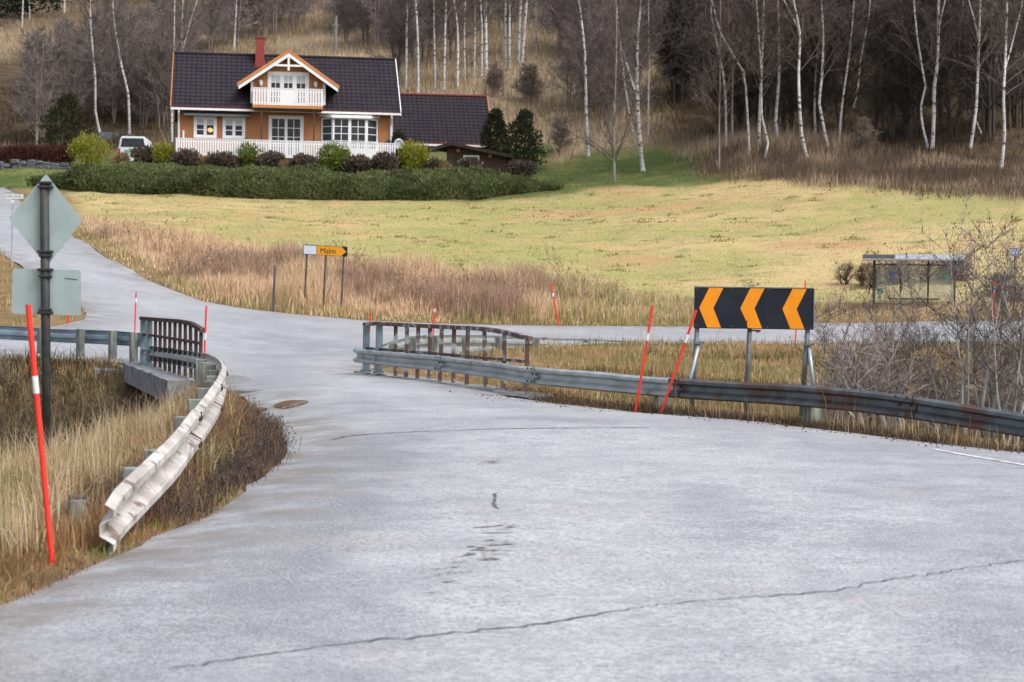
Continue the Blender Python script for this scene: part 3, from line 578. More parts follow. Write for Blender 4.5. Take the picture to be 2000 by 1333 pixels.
# ---- railings
def railing(name, label, tops, dists, xs, wd, base_z, mats, midz, steel=(), seed=1):
    """tops: (px, y) line of the handrail; dists: (px, d)"""
    tx, ty = zip(*tops); dx, dv = zip(*dists); P = lambda x: W(x, np.interp(x, tx, ty), np.interp(x, dx, dv))
    root = P(xs[0]).copy(); root[2] = .03; o = empty(name, root, 0, label, 'railing'); rng = np.random.default_rng(seed)
    pts = [P(x) - root for x in np.linspace(tx[0], tx[-1], 14)]
    mb = MB()
    for a, c in zip(pts[:-1], pts[1:]): mb.bar(a, c, .09, .075)
    mb.build('handrail', mats[1], o, bevel=.006)
    for i, x in enumerate(xs):
        p = P(x) - root; zt = p[2] - .03; sh = rng.normal(0, .012)
        st = i in steel; w_ = wd * (1.75 if st else 1); mb = MB()
        if st:   # I section post
            for e in (-1, 1): mb.box(p[0] - w_ / 2, p[0] + w_ / 2, p[1] + e * .06 - .006, p[1] + e * .06 + .006, base_z - .03, zt)
            mb.box(p[0] - .006, p[0] + .006, p[1] - .054, p[1] + .054, base_z - .03, zt)
            mb.box(p[0] - w_ * .8, p[0] + w_ * .8, p[1] - .1, p[1] + .1, base_z - .03, base_z + .015)
        else: mb.bar((p[0] + sh, p[1], base_z - .05), (p[0], p[1], zt), wd, .05, up=(0, 1, 0))
        mb.build('post' if st else 'baluster', 'blue_steel' if st else mats[0], o)
    for z in midz:
        mb = MB(); q = [(P(x) - root) for x in np.linspace(xs[0], xs[-1], 12)]
        for a, c in zip(q[:-1], q[1:]): mb.bar((a[0], a[1], z - .0), (c[0], c[1], z), .06, .05)
        mb.build('mid_rail', mats[1], o)
    return o
railing('bridge_railing', 'rusty bridge railing behind the right guardrail, its near end bent down', [(712,634),(725,631),(745,633),(890,640),(950,643),(990,650),(1036,662)], [(697,40.0),(760,38.5),(860,36.2),(930,34.5),(985,33.4),(1036,32.4)],
   [716,741,773,795,817,840,863,887,914,946,985,1030], .075, .08, ('rusty_steel', 'rusty_steel'), [.52], steel=(0, 1), seed=3)
railing('bridge_railing', 'dark rusty slatted bridge railing at the left, beside the gully', [(276,622),(300,624),(350,628),(374,632),(396,646)], [(276,43.3),(396,35.6)], [280,292,304,313,322,332,342,352,362,372,383,393], .06, .03, ('dark_rust', 'dark_rust'), [.30, .66], steel=(0, 1), seed=5)
# ================================================================== SNOW POLES
mat('pole_red', (.80, .035, .018), .45, (.66, .03, .018), 6, spec=.4)
mat('pole_white', (.72, .72, .74), .4, (.6, .6, .62), 9, spec=.4)
def snow_pole(top, base, d, bands, label, r=.016, dtop=None, hid=0.12):
    a, c = W(*base, d), W(*top, dtop or d); root = a.copy(); dirv = nrm(c - a); o = empty('snow_pole', root, 0, label, 'marker pole', 'snow poles along the roads')
    L = np.linalg.norm(c - a); ts_ = [-hid / L] + [t for b in bands for t in b] + [1]
    for i in range(len(ts_) - 1):
        p, q = a + (c - a) * ts_[i] - root, a + (c - a) * ts_[i + 1] - root; wh = i % 2 == 1
        mb = MB(); mb.tube([p, q], r * (1.08 if wh else 1), 10); mb.build('reflector_band' if wh else 'rod', 'pole_white' if wh else 'pole_red', o, smooth=False)
    return o
snow_pole((55,595), (103,1112), 11.5, [(.664,.73)], 'nearest red snow pole with white band, left of the guardrail end', r=.0165)
snow_pole((266,572), (261,708), 45, [(.855,.92)], 'red snow pole in front of the bluish guardrail beside the left bridge railing', r=.017)
snow_pole((403,598), (399,704), 35.2, [(.37,.5)], 'red snow pole at the near end of the left bridge railing', r=.017, hid=.5)
snow_pole((724,612), (719,700), 44.2, [(.5,.56)], 'short red pole tip above the far end of the right bridge railing', r=.018)
snow_pole((849,597), (844,690), 49.8, [(.86,.93)], 'red snow pole tip standing behind the middle of the right bridge railing', r=.019)
snow_pole((1076,555), (1092,637), 69.6, [(.7,.78)], 'leaning red snow pole on the far road edge before the reeds', r=.03)
snow_pole((1275,597), (1242,799), 28.6, [(.66,.73)], 'upright red snow pole before the guardrail, left of the chevron board', r=.018)
snow_pole((1360,606), (1293,802), 28.0, [(.675,.755)], 'strongly tilted red snow pole touching the left edge of the chevron board', r=.018)
snow_pole((1573,549), (1569,634), 70, [(.6,.68)], 'red snow pole tip sticking up behind the chevron board', r=.026)
snow_pole((1558,600), (1553,674), 61.5, [(.7,.76)], 'thin red snow pole seen beneath the right end of the chevron board', r=.02)
snow_pole((1942,549), (1941,624), 69.8, [(.70,.86)], 'red snow pole behind bare shrubs, right of the bus shelter', r=.03)
snow_pole((134,606), (133,640), 55, [(.8,.9)], 'little red pole stub in dry grass behind the rear of the square plate', r=.03)
# ================================================================== CHEVRON BOARD
mat('sign_black', (.014, .019, .026), .7, (.022, .026, .033), 4, spec=.12)
mat('sign_yellow', (.80, .27, .004), .5, (.72, .245, .004), 5)
mat('galv_post', (.16, .18, .19), .5, (.09, .1, .1), 5, metal=.3, spec=.5)
mat('galv_bright', (.40, .47, .52), .4, (.3, .34, .37), 5, metal=.3, spec=.5)
D = 28.2; s_ = D / FPX; A_ = W(1356, 562, D); B_ = W(1588, 563, D); C_ = W(1356, 642, D)
bw, bh = np.linalg.norm(B_ - A_), A_[2] - C_[2]; ang = math.atan2(B_[1] - A_[1], B_[0] - A_[0]); cen = (W(1472, 603, D)); gz = Hz(cen[0], cen[1])
ch = empty('chevron_board', (cen[0], cen[1], gz), R(-2), 'black direction board with three orange-yellow chevrons pointing left, on steel posts', 'road sign'); zc = cen[2] - gz
mb = MB(); mb.box(-bw / 2, bw / 2, 0, .03, zc - bh / 2, zc + bh / 2); board = mb.build('board', 'sign_black', ch, bevel=.006)
def px2(x, y): return ((x - 1472) * s_, (603 - y) * s_)
for k, x0 in enumerate((1366, 1446, 1528)):
    pts = [(x0, 603), (x0 + 19, 563.5), (x0 + 46.5, 563.5), (x0 + 27.5, 603), (x0 + 43, 641.5), (x0 + 16, 641.5)]
    if k == 1: pts = pts[:-1] + [(x0 + 15, 641.5), (x0 + 13.5, 632), (x0 + 14.5, 626), (x0 + 12, 628)]
    P = [(px2(*p)[0], px2(*p)[1] + zc) for p in pts]; mb = MB().prism(P, -.004, .002); mb.build('chevron', 'sign_yellow', board)
mb = MB()
for x, y in [(1362,566),(1430,566),(1502,566),(1583,567),(1360,637),(1500,639),(1583,640),(1430,638)]:
    p = px2(x, y); mb.tube([(p[0], -.006, p[1] + zc), (p[0], .002, p[1] + zc)], .008, 8)
mb.build('bolts', 'galv_post', board)
mb = MB(); mb.box(-bw / 2 - .004, bw / 2 + .004, -.008, .034, zc + bh / 2 + .001, zc + bh / 2 + .014); mb.box(bw / 2 + .001, bw / 2 + .014, -.008, .034, zc - bh / 2, zc + bh / 2); mb.build('rim', 'galv_post', board)
for (xt, xb) in ((1366, 1358), (1467, 1463), (1582, 1573)):
    a, c = px2(xt, 580)[0], px2(xb, 745)[0]; zb = -.3; zt = zc + (bh / 2 + .025 if xt == 1467 else .2); k = (a - c) / (px2(0, 580)[1] - px2(0, 745)[1])
    mb = MB(); mb.tube([(c + k * (zb - zc - px2(0, 745)[1]), .07, zb), (c + k * (zt - zc - px2(0, 745)[1]), .07, zt)], .035, 12); mb.build('post', 'galv_post', ch, smooth=True)
for (xt, xb) in ((1367, 1352), (1581, 1588)):
    mb = MB(); zt, zb = zc + px2(0, 672)[1], zc + px2(0, 735)[1]; a, c = px2(xt, 0)[0], px2(xb, 0)[0]; ext = 1.6
    mb.tube([(a, .05, zt), (a + (c - a) * ext, -.12, zt + (zb - zt) * ext)], .026, 10); mb.build('brace', 'galv_bright', ch, smooth=True)
    mb = MB(); mb.box(a - .07, a + .07, .0, .12, zt - .015, zt + .02); mb.build('clamp', 'galv_post', ch)
mb = MB(); x, z = px2(1470, 645); mb.box(x - .06, x + .09, .02, .05, z + zc - .02, z + zc + .005); mb.tube([(x + .06, .0, z + zc - .03), (x + .1, -.01, z + zc - .012), (x + .115, -.01, z + zc + .0)], .012, 6); mb.build('clamp', 'dark_bolt', ch)
# ================================================================== SIGN SEEN FROM BEHIND (left)
mat('sign_back', (.34, .42, .42), .45, (.29, .36, .365), 3, metal=.25, spec=.45)
mat('dark_post', (.022, .025, .025), .55, (.045, .047, .045), 5)
D = 23; A_ = W(92, 560, D); gz = Hz(A_[0], A_[1]); sg = empty('traffic_sign', (A_[0], A_[1], gz), R(6), 'back of a diamond road sign above a square plate on one dark post', 'road sign')
def loc2(x, y): p = W(x, y, D) - np.array([A_[0], A_[1], gz]); return p[0], p[2]
mb = MB(); a, c = loc2(88, 358), loc2(93, 900); k = (a[0] - c[0]) / (a[1] - c[1]); mb.tube([(c[0] - k * (c[1] + .3), -.06, -.3), (a[0], -.06, a[1])], .052, 14); mb.build('post', 'dark_post', sg, smooth=True)
def rrect(pts, r=.04, n=4):
    out = []; m = len(pts)
    for i in range(m):
        p, q, s2 = (np.array(pts[i - 1]), np.array(pts[i]), np.array(pts[(i + 1) % m])); a = q + nrm(p - q) * r; c = q + nrm(s2 - q) * r
        for t in np.linspace(0, 1, n): out.append(tuple(a * (1 - t) ** 2 + 2 * q * t * (1 - t) + c * t * t))
    return out
mb = MB().prism(rrect([loc2(90, 340), loc2(160, 431), loc2(92, 520), loc2(18, 428)], .03), -.002, .012); dp = mb.build('diamond_plate', 'sign_back', sg)
mb = MB().prism(rrect([loc2(26, 525), loc2(157, 528), loc2(157, 617), loc2(24, 613)], .03), -.002, .012); sp = mb.build('square_plate', 'sign_back', sg)
mb = MB(); p = loc2(136, 544)
for i in range(9): mb.box(p[0] - .06 + .016 * i, p[0] - .05 + .016 * i, -.005, -.001, p[1] - .004 * i * .4 - .012 + .006 * (i % 2), p[1] - .004 * i * .4 + .006)
mb.build('stamp', 'dark_post', sp)
for y in (358, 366, 492, 500, 527, 540, 605, 611):
    p = loc2(90, y); mb = MB(); w2 = .072 if y in (358, 500, 540, 605) else .085; mb.box(p[0] - w2, p[0] + w2, -.125, -.003, p[1] - .014, p[1] + .014); mb.build('bracket', 'dark_bolt', sg, bevel=.004)
# ================================================================== TOWN DIRECTION SIGN
mat('sign_white', (.62, .70, .76), .5, (.52, .58, .64), 4); mat('sign_orange', (.72, .30, .015), .5); mat('sign_ink', (.05, .035, .02), .6)
mat('weathered_post', (.10, .085, .08), .8, (.06, .05, .045), 5)
D = 71.5; A_ = W(635, 490, D); gz = Hz(A_[0], A_[1]); ts2 = empty('direction_sign', (A_[0], A_[1], gz), R(-14), 'yellow arrow sign lettered Malm with a pale panel, on three posts in the reeds', 'road sign')
z1 = A_[2] - gz; hw, hh = .83, .175; tilt = R(2.4); Mt = Matrix.Translation((0, 0, z1)) @ Matrix.Rotation(tilt, 4, 'Y')
def tb(mb): mb.v = [tuple(Mt @ Vector(p)) for p in mb.v]; return mb
bd_ = tb(MB().box(-hw, hw, 0, .03, -hh, hh)).build('board', 'sign_black', ts2)
tb(MB().box(-hw + .02, -hw + .50, -.004, .001, -hh + .02, hh - .02)).build('pale_panel', 'sign_white', bd_)
tb(MB().prism([(-hw + .52, -hh + .015), (hw - .21, -hh + .015), (hw - .03, 0), (hw - .21, hh - .015), (-hw + .52, hh - .015)], -.004, .001)).build('arrow_panel', 'sign_orange', bd_)
def text_mesh(txt, size, parent, M, m, bold=.0):
    cu = bpy.data.curves.new('lettering', 'FONT'); cu.body = txt; cu.size = size; cu.align_x = 'CENTER'; cu.align_y = 'CENTER'; cu.extrude = .002; cu.offset = bold
    to = bpy.data.objects.new('tmp_text', cu); COL.objects.link(to); dg = bpy.context.evaluated_depsgraph_get(); me = bpy.data.meshes.new_from_object(to.evaluated_get(dg)); bpy.data.objects.remove(to)
    me.transform(M @ Matrix.Rotation(R(90), 4, 'X')); me.name = 'lettering'; return link('lettering', me, m, parent)
text_mesh('Malm', .275, bd_, Mt @ Matrix.Translation((.11, -.008, -.01)), 'sign_ink', 0.)
for x in (-.70, .02, .70):
    zt = z1 - x * math.sin(tilt) + hh + .02; a = MB().tube([(x - .1, .06, -.3), (x, .06, zt)], .035, 10); a.build('post', 'weathered_post', ts2)
# ================================================================== STREET NAME SIGN (left edge)
D = 74; A_ = W(28, 384, D); gz = Hz(A_[0], A_[1]); sn = empty('street_name_sign', (A_[0], A_[1], gz), R(-8), 'white street name plate on a thin grey post at the left edge', 'road sign'); z1 = A_[2] - gz
pl = MB().box(-.34, .34, 0, .02, z1 - .085, z1 + .085).build('plate', 'pole_white', sn)
mb = MB()
for i in range(11): 
    if i != 4: mb.box(-.27 + i * .05, -.235 + i * .05, -.003, -.001, z1 - .03, z1 + (.03 if i % 3 else .04))
mb.build('lettering', 'sign_back', pl)
MB().tube([(-.1, .03, -.3), (-.06, .03, z1 - .085)], .03, 8).build('post', 'galv_bright', sn)
MB().tube([(-.06, -.05, z1 - .2), (-.06, -.02, z1 - .2)], .07, 12).build('clamp', 'pole_white', sn)
# ================================================================== BUS SHELTER + STOP SIGN
mat('dark_frame', (.035, .033, .034), .5, (.06, .055, .055), 6); mat('poster_blue', (.12, .30, .75), .5); mat('roof_metal', (.40, .42, .46), .45, (.3, .31, .34), 5, metal=.2)
mg = bpy.data.materials.new('shelter_glass'); mg.use_nodes = True; bb = mg.node_tree.nodes['Principled BSDF']; bb.inputs['Base Color'].default_value = (.66, .72, .66, 1); bb.inputs['Roughness'].default_value = .12; bb.inputs['Alpha'].default_value = .28; bb.inputs['IOR'].default_value = 1.45; MATS['shelter_glass'] = mg
D = 72.6; A_ = W(1785, 560, D); gz = Hz(A_[0], A_[1]); s_ = D / FPX; sh = empty('bus_shelter', (A_[0], A_[1], gz), R(-12), 'glass bus shelter with dark frame and shallow curved roof behind bare shrubs', 'bus shelter')
zt = W(1785, 508, D)[2] - gz; hw = 1.45; dp = 1.25
for x in (-hw, -hw + .95, hw - .95, hw):
    MB().box(x - .035, x + .035, dp - .035, dp + .035, -.2, zt).build('post', 'dark_frame', sh)
for x in (-hw, hw): MB().box(x - .035, x + .035, -.035, .035, -.2, zt).build('post', 'dark_frame', sh)
for z in (.25, zt - .16):
    MB().box(-hw + .04, hw - .04, dp - .022, dp + .022, z - .025, z + .025).build('cross_bar', 'dark_frame', sh)
for x in (-hw, hw):
    MB().box(x - .02, x + .02, .04, dp - .04, zt - .17, zt - .12).build('cross_bar', 'dark_frame', sh)
    MB().box(x - .006, x + .006, .05, dp - .05, .25, zt - .18).build('glass_pane', 'shelter_glass', sh)
for i, (a, c) in enumerate(((-hw + .05, -hw + .9), (-hw + 1.0, hw - 1.0), (hw - .9, hw - .05))): MB().box(a, c, dp - .006, dp + .006, .3, zt - .2).build('glass_pane', 'shelter_glass', sh)
prof = [(-.45, zt + .0), (-.3, zt + .1), (0, zt + .17), (.5, zt + .2), (1.0, zt + .17), (1.45, zt + .06)]
MB().prism(prof + [(y, z - .05) for y, z in prof[::-1]], -hw - .4, hw + .35, 'x').build('roof', 'dark_frame', sh)
MB().prism([(y, z + .012) for y, z in prof] + [(y, z + .002) for y, z in prof[::-1]], -hw + .75, hw + .34, 'x').build('roof_sheet', 'roof_metal', sh)
MB().box(-hw - .4, hw + .35, -.47, -.42, zt - .03, zt + .03).build('gutter', 'roof_metal', sh)
MB().box(-hw + .55, -hw + .72, dp - .02, dp - .008, zt - .62, zt - .42).build('sticker', 'poster_blue', sh); MB().box(hw - .4, hw - .25, dp - .02, dp - .008, zt - .65, zt - .5).build('sticker', 'mark_paint', sh); MB().box(-hw + .1, -hw + .32, dp - .02, dp - .008, zt - 1.25, zt - 1.05).build('sticker', 'mark_paint', sh)
MB().box(-.9, .9, dp - .45, dp - .1, .42, .47).build('bench', 'weathered_post', sh)
D = 71; A_ = W(1983, 492, D); gz = Hz(A_[0], A_[1]); bs = empty('bus_stop_sign', (A_[0], A_[1], gz), R(-6), 'small blue bus stop sign with white bus symbol at the right edge', 'road sign'); z1 = A_[2] - gz
pl = MB().box(-.13, .13, 0, .02, z1 - .15, z1 + .13).build('plate', 'poster_blue', bs)
mb = MB(); mb.box(-.09, .09, -.004, -.001, z1 - .06, z1 + .0); mb.box(-.09, -.07, -.004, -.001, z1, z1 + .06); mb.box(-.02, 0, -.004, -.001, z1, z1 + .06); mb.box(.05, .09, -.004, -.001, z1, z1 + .06); mb.box(-.09, .09, -.004, -.001, z1 + .06, z1 + .08)
mb.box(-.065, -.035, -.004, -.001, z1 - .085, z1 - .06); mb.box(.03, .06, -.004, -.001, z1 - .085, z1 - .06); mb.box(-.1, .1, -.004, -.001, z1 - .14, z1 - .11); mb.build('bus_symbol', 'pole_white', pl)
MB().tube([(-.02, .05, -.3), (0, .05, z1 + .14)], .025, 8).build('post', 'dark_post', bs)
# wooden stub left of the guardrail end, delineator post in the reeds
p = T(150, 1030); st = empty('wooden_post', (p[0], p[1], p[2]), .3, 'weathered wooden stub in straw grass left of the guardrail end', 'post'); MB().box(-.06, .06, -.07, .07, -.3, .20).build('shaft', 'grey_wood', st, bevel=.015)
MB().box(-.055, .055, -.065, .065, .201, .215).build('end_grain', 'weathered_post', st)
p = W(533, 600, 71); gz = Hz(p[0], p[1]); st = empty('edge_post', (p[0], p[1], gz), 0, 'slim brown roadside post in the pale reeds left of the arrow sign', 'post'); MB().tube([(0, 0, -.2), (.06, 0, 1.55)], .045, 8).build('shaft', 'weathered_post', st); MB().tube([(.06, 0, 1.552), (.065, 0, 1.66)], .05, 8).build('cap', 'grey_wood', st)
# ================================================================== HOUSE
mat('ochre_wall', (.40, .175, .072), .75, (.35, .15, .062), 3, bump=.6, bscale=4, stretch=(.3, .3, 7))
mat('orange_trim', (.50, .20, .06), .6, (.43, .175, .055), 5)
mat('white_paint', (.78, .78, .79), .55, (.70, .70, .72), 3)
mat('roof_tile', (.025, .021, .028), .85, (.036, .027, .034), 1.2, spec=.15, col3=(.026, .024, .032), scale3=6)
mat('ridge_red', (.16, .03, .03), .6); mat('chimney_red', (.28, .05, .042), .8, (.22, .042, .038), 4)
mat('awning', (.075, .09, .105), .7); mat('dark_wood', (.055, .035, .03), .85, (.03, .022, .02), 5); mat('brown_wood', (.09, .05, .038), .85, (.06, .036, .03), 4, bump=.4, stretch=(.3, .3, 6))
mat('glass_dark', (.018, .024, .03), .12, (.04, .045, .052), 1.5, spec=.3); mat('curtain', (.50, .54, .60), .9, (.38, .41, .46), 6, stretch=(4, 1, .6))
mat('lamp_glow', (1, .45, .15), .5, emit=((1, .34, .10), .8)); mat('stone_wall', (.16, .155, .16), .9, (.09, .09, .095), 3)
p = W(347, 306, 118.5); gz = Hz(p[0] + 5, p[1] + 1) ; HS = empty('timber_house', (p[0], p[1], gz), R(8), 'ochre timber house with dark tiled roof, gabled dormer balcony and white veranda fence', 'house')
F0 = p[2] - gz + .05   # floor level
WID = 12.75
def bx(name, m, par, *a, **k): return MB().box(*a).build(name, m, par, **k)
z0, ze = F0, F0 + 2.95
wl = MB(); wl.box(0, WID, 0, 8, -.8, ze); wl.prism([(0, ze + .002), (8, ze + .002), (4, ze + 3.35)], 0, WID, 'x'); wl.build('wall', 'ochre_wall', HS)
bx('foundation', 'stone_wall', HS, -.03, WID + .03, -.03, 8.03, -1.2, F0 - .35)
for x in (-.02, WID - .1): bx('corner_board', 'white_paint', HS, x, x + .12, -.03, .1, F0 - .2, ze - .1)
def tiled_roof(parent, x0, x1, y0, zz0, y1, zz1, tw=.30, nrow=14, name='roof_tiles'):
    """wavy interlocking tile courses on one slope from (y0,zz0) eave to (y1,zz1) ridge"""
    L = math.hypot(y1 - y0, zz1 - zz0); ty, tz = (y1 - y0) / L, (zz1 - zz0) / L; ny, nz = -tz, ty
    if nz < 0: ny, nz = -ny, -nz
    xs = np.arange(x0, x1 + .001, tw / 6); V = []; F = []; n = len(xs); rl = L / nrow
    wave = .022 * np.cos((xs - x0) / tw * 2 * np.pi); rr = np.random.default_rng(7)
    for r in range(nrow):
        for e, lift in ((0, .045), (1.06, .012)):
            s = (r + e) * rl if e else r * rl
            V += [(x, y0 + ty * s + ny * (lift + w_), zz0 + tz * s + nz * (lift + w_)) for x, w_ in zip(xs, wave)]
        V += [(x, y0 + ty * r * rl + ny * (.0), zz0 + tz * r * rl + nz * 0.0) for x in xs]
        o = r * 3 * n
        F += [(o + i, o + i + 1, o + n + i + 1, o + n + i) for i in range(n - 1)] + [(o + 2 * n + i, o + 2 * n + i + 1, o + i + 1, o + i) for i in range(n - 1)]
    o = MB().add(V, F).build(name, 'roof_tile', parent, fix=False); o['kind'] = 'stuff'; return o
EY, EZ, RY, RZ = -.55, ze - .12, 4.0, ze + 3.55
bx0, bx1 = -.42, WID + .45
rf_ = MB(); rf_.prism([(EY, EZ - .02), (RY, RZ - .02), (8.55, EZ - .02), (8.55, EZ - .16), (RY, RZ - .2), (EY, EZ - .16)], bx0, bx1, 'x'); rf_ = rf_.build('roof', 'dark_wood', HS)
tiled_roof(rf_, bx0, bx1, EY, EZ, RY, RZ, nrow=15); tiled_roof(rf_, bx0, bx1, 8.55, EZ, RY, RZ, nrow=15)
MB().tube([(bx0, RY, RZ + .06), (bx1, RY, RZ + .06)], .09, 8).build('ridge_cap', 'roof_tile', rf_)
for x in (bx0 - .03, bx1 - .02):
    mb = MB(); mb.prism([(EY - .05, EZ - .18), (RY, RZ - .2), (8.6, EZ - .18), (8.6, EZ + .10), (RY, RZ + .13), (EY - .05, EZ + .10)], x, x + .05, 'x'); mb.build('barge_board', 'orange_trim' if x < 0 else 'white_paint', rf_)
MB().box(bx0, bx1, EY - .09, EY + .02, EZ - .15, EZ - .03).build('gutter', 'white_paint', rf_); MB().box(bx0, bx1, EY - .07, EY + .04, EZ - .025, EZ + .03).build('eave_flashing', 'ridge_red', rf_)
for x in (.05, WID - .1): MB().tube([(x, EY - .03, EZ - .12), (x, EY, EZ - .3), (x, -.1, EZ - .75), (x, -.1, F0 - .5)], .055, 8).build('downpipe', 'white_paint', HS)
cx = 4.82; cm = MB(); cm.box(cx - .27, cx + .27, 3.2, 3.75, RZ - 1.2, RZ + 1.0); cm = cm.build('chimney', 'chimney_red', HS); bx('chimney_cap', 'ridge_red', cm, cx - .30, cx + .30, 3.17, 3.78, RZ + 1.002, RZ + 1.07); bx('flashing', 'chimney_red', cm, cx - .30, cx + .36, 3.05, 3.16, RZ - 1.1, RZ - .42)
def window(parent, x0, x1, zz0, zz1, y, ncase, rows, cols, fr=.09, glass='glass_dark', curtain=None, name='window', trim=.1):
    """frame proud of the wall, recessed panes, muntins; y = wall face, outward is -y"""
    f = MB(); f.box(x0 - trim, x1 + trim, y - .05, y + .01, zz1, zz1 + trim); f.box(x0 - trim, x1 + trim, y - .06, y + .01, zz0 - trim, zz0); f.box(x0 - trim, x0, y - .05, y + .01, zz0 + .001, zz1 - .001); f.box(x1, x1 + trim, y - .05, y + .01, zz0 + .001, zz1 - .001)
    wn = f.build(name, 'white_paint', parent); cw = (x1 - x0) / ncase
    for c in range(ncase):
        a, b = x0 + c * cw, x0 + (c + 1) * cw; s = MB(); s.box(a + .002, a + fr, y - .035, y + .02, zz0, zz1); s.box(b - fr, b - .002, y - .035, y + .02, zz0, zz1); s.box(a + fr + .001, b - fr - .001, y - .035, y + .02, zz0, zz0 + fr); s.box(a + fr + .001, b - fr - .001, y - .035, y + .02, zz1 - fr, zz1)
        s.build('casement', 'white_paint', wn)
        ga, gb, g0, g1 = a + fr, b - fr, zz0 + fr, zz1 - fr
        for i in range(cols):
            for j in range(rows):
                pa, pb = ga + (gb - ga) * i / cols, ga + (gb - ga) * (i + 1) / cols; q0, q1 = g0 + (g1 - g0) * j / rows, g0 + (g1 - g0) * (j + 1) / rows; mw = .016
                MB().box(pa + (mw if i else 0), pb - (mw if i < cols - 1 else 0), y - .008, y - .004, q0 + (mw if j else 0), q1 - (mw if j < rows - 1 else 0)).build('pane', glass if not (curtain and j >= rows - curtain) else 'curtain', wn)
        mt = MB()
        for i in range(1, cols): mt.box(ga + (gb - ga) * i / cols - .02, ga + (gb - ga) * i / cols + .02, y - .028, y - .003, g0, g1)
        for j in range(1, rows): mt.box(ga, gb, y - .030, y - .003, g0 + (g1 - g0) * j / rows - .02, g0 + (g1 - g0) * j / rows + .02)
        if mt.v: mt.build('muntins', 'white_paint', wn)
    return wn
w1 = window(HS, 1.02, 2.18, F0 + 1.18, F0 + 2.28, 0, 2, 3, 1, curtain=1); w2 = window(HS, 2.72, 3.86, F0 + 1.18, F0 + 2.28, 0, 2, 3, 1, curtain=1)
me = bpy.data.meshes.new('lamp_globe'); b2 = bmesh.new(); bmesh.ops.create_uvsphere(b2, u_segments=12, v_segments=8, radius=.15); b2.to_mesh(me); b2.free()
lp = link('lit_lamp', me, 'lamp_glow', w1, (1.9, -.10, F0 + 1.55)); lp.scale = (1, .25, .85); lp['label'] = 'warm glowing lamp in the left window'
window(HS, 5.46, 7.3, F0 + .1, F0 + 2.42, 0, 2, 4, 2, fr=.085, name='french_door', trim=.12)
# bay window
bay = MB(); 
bw0, bw1, bf0, bf1, by = 8.5, 11.85, 9.15, 11.15, -.6
bay.add([(bw0, 0.02, F0 - .1), (bf0, by, F0 - .1), (bf1, by, F0 - .1), (bw1, 0.02, F0 - .1), (bw0, 0.02, F0 + .55), (bf0, by, F0 + .55), (bf1, by, F0 + .55), (bw1, 0.02, F0 + .55)], [(0, 1, 5, 4), (1, 2, 6, 5), (2, 3, 7, 6), (4, 5, 6, 7), (0, 3, 2, 1)])
bay = bay.build('bay_window', 'white_paint', HS)
MB().add([(bw0 - .15, 0.01, F0 + 2.52), (bf0 - .1, by - .2, F0 + 2.42), (bf1 + .1, by - .2, F0 + 2.42), (bw1 + .15, 0.01, F0 + 2.52), (bw0 - .15, 0.01, F0 + 2.72), (bf0 - .1, by - .2, F0 + 2.58), (bf1 + .1, by - .2, F0 + 2.58), (bw1 + .15, 0.01, F0 + 2.72)], [(0, 1, 5, 4), (1, 2, 6, 5), (2, 3, 7, 6), (4, 5, 6, 7), (3, 2, 1, 0)]).build('bay_roof', 'white_paint', bay)
def bay_face(a, c, ncase, rows, cols):
    a, c = Vector((a[0], a[1], 0)), Vector((c[0], c[1], 0)); L = (c - a).length; an = math.atan2(c.y - a.y, c.x - a.x); M = Matrix.Translation((a.x, a.y, 0)) @ Matrix.Rotation(an, 4, 'Z')
    zz0, zz1, fr = F0 + .551, F0 + 2.45, .09; cw = L / ncase
    for k in range(ncase):
        x0, x1 = k * cw, (k + 1) * cw; s = MB(); s.box(x0, x0 + fr, -.03, .05, zz0, zz1, M); s.box(x1 - fr, x1 - .002, -.03, .05, zz0, zz1, M); s.box(x0 + fr, x1 - fr, -.03, .05, zz0, zz0 + fr, M); s.box(x0 + fr, x1 - fr, -.03, .05, zz1 - fr, zz1, M); s.build('casement', 'white_paint', bay)
        ga, gb, g0, g1 = x0 + fr, x1 - fr, zz0 + fr, zz1 - fr
        for i in range(cols):
            for j in range(rows): MB().box(ga + (gb - ga) * i / cols + (.016 if i else 0), ga + (gb - ga) * (i + 1) / cols - (.016 if i < cols - 1 else 0), .01, .014, g0 + (g1 - g0) * j / rows + .016, g0 + (g1 - g0) * (j + 1) / rows - .016, M).build('pane', 'glass_dark', bay)
        mt = MB()
        for i in range(1, cols): mt.box(ga + (gb - ga) * i / cols - .02, ga + (gb - ga) * i / cols + .02, -.02, .02, g0, g1, M)
        for j in range(1, rows): mt.box(ga, gb, -.022, .021, g0 + (g1 - g0) * j / rows - .02, g0 + (g1 - g0) * j / rows + .02, M)
        mt.build('muntins', 'white_paint', bay)
bay_face((bf0, by), (bf1, by), 2, 4, 2); bay_face((bw0, 0), (bf0, by), 1, 4, 1); bay_face((bf1, by), (bw1, 0), 1, 4, 1)
# awning box over the left windows
MB().prism([(-.02, F0 + 2.62), (-.5, F0 + 2.50), (-.55, F0 + 2.36), (-.02, F0 + 2.42)], .35, 4.3, 'x').build('awning', 'awning', HS); bx('wall_box', 'white_paint', HS, .27, .38, -.08, -.005, F0 + 1.0, F0 + 1.5)
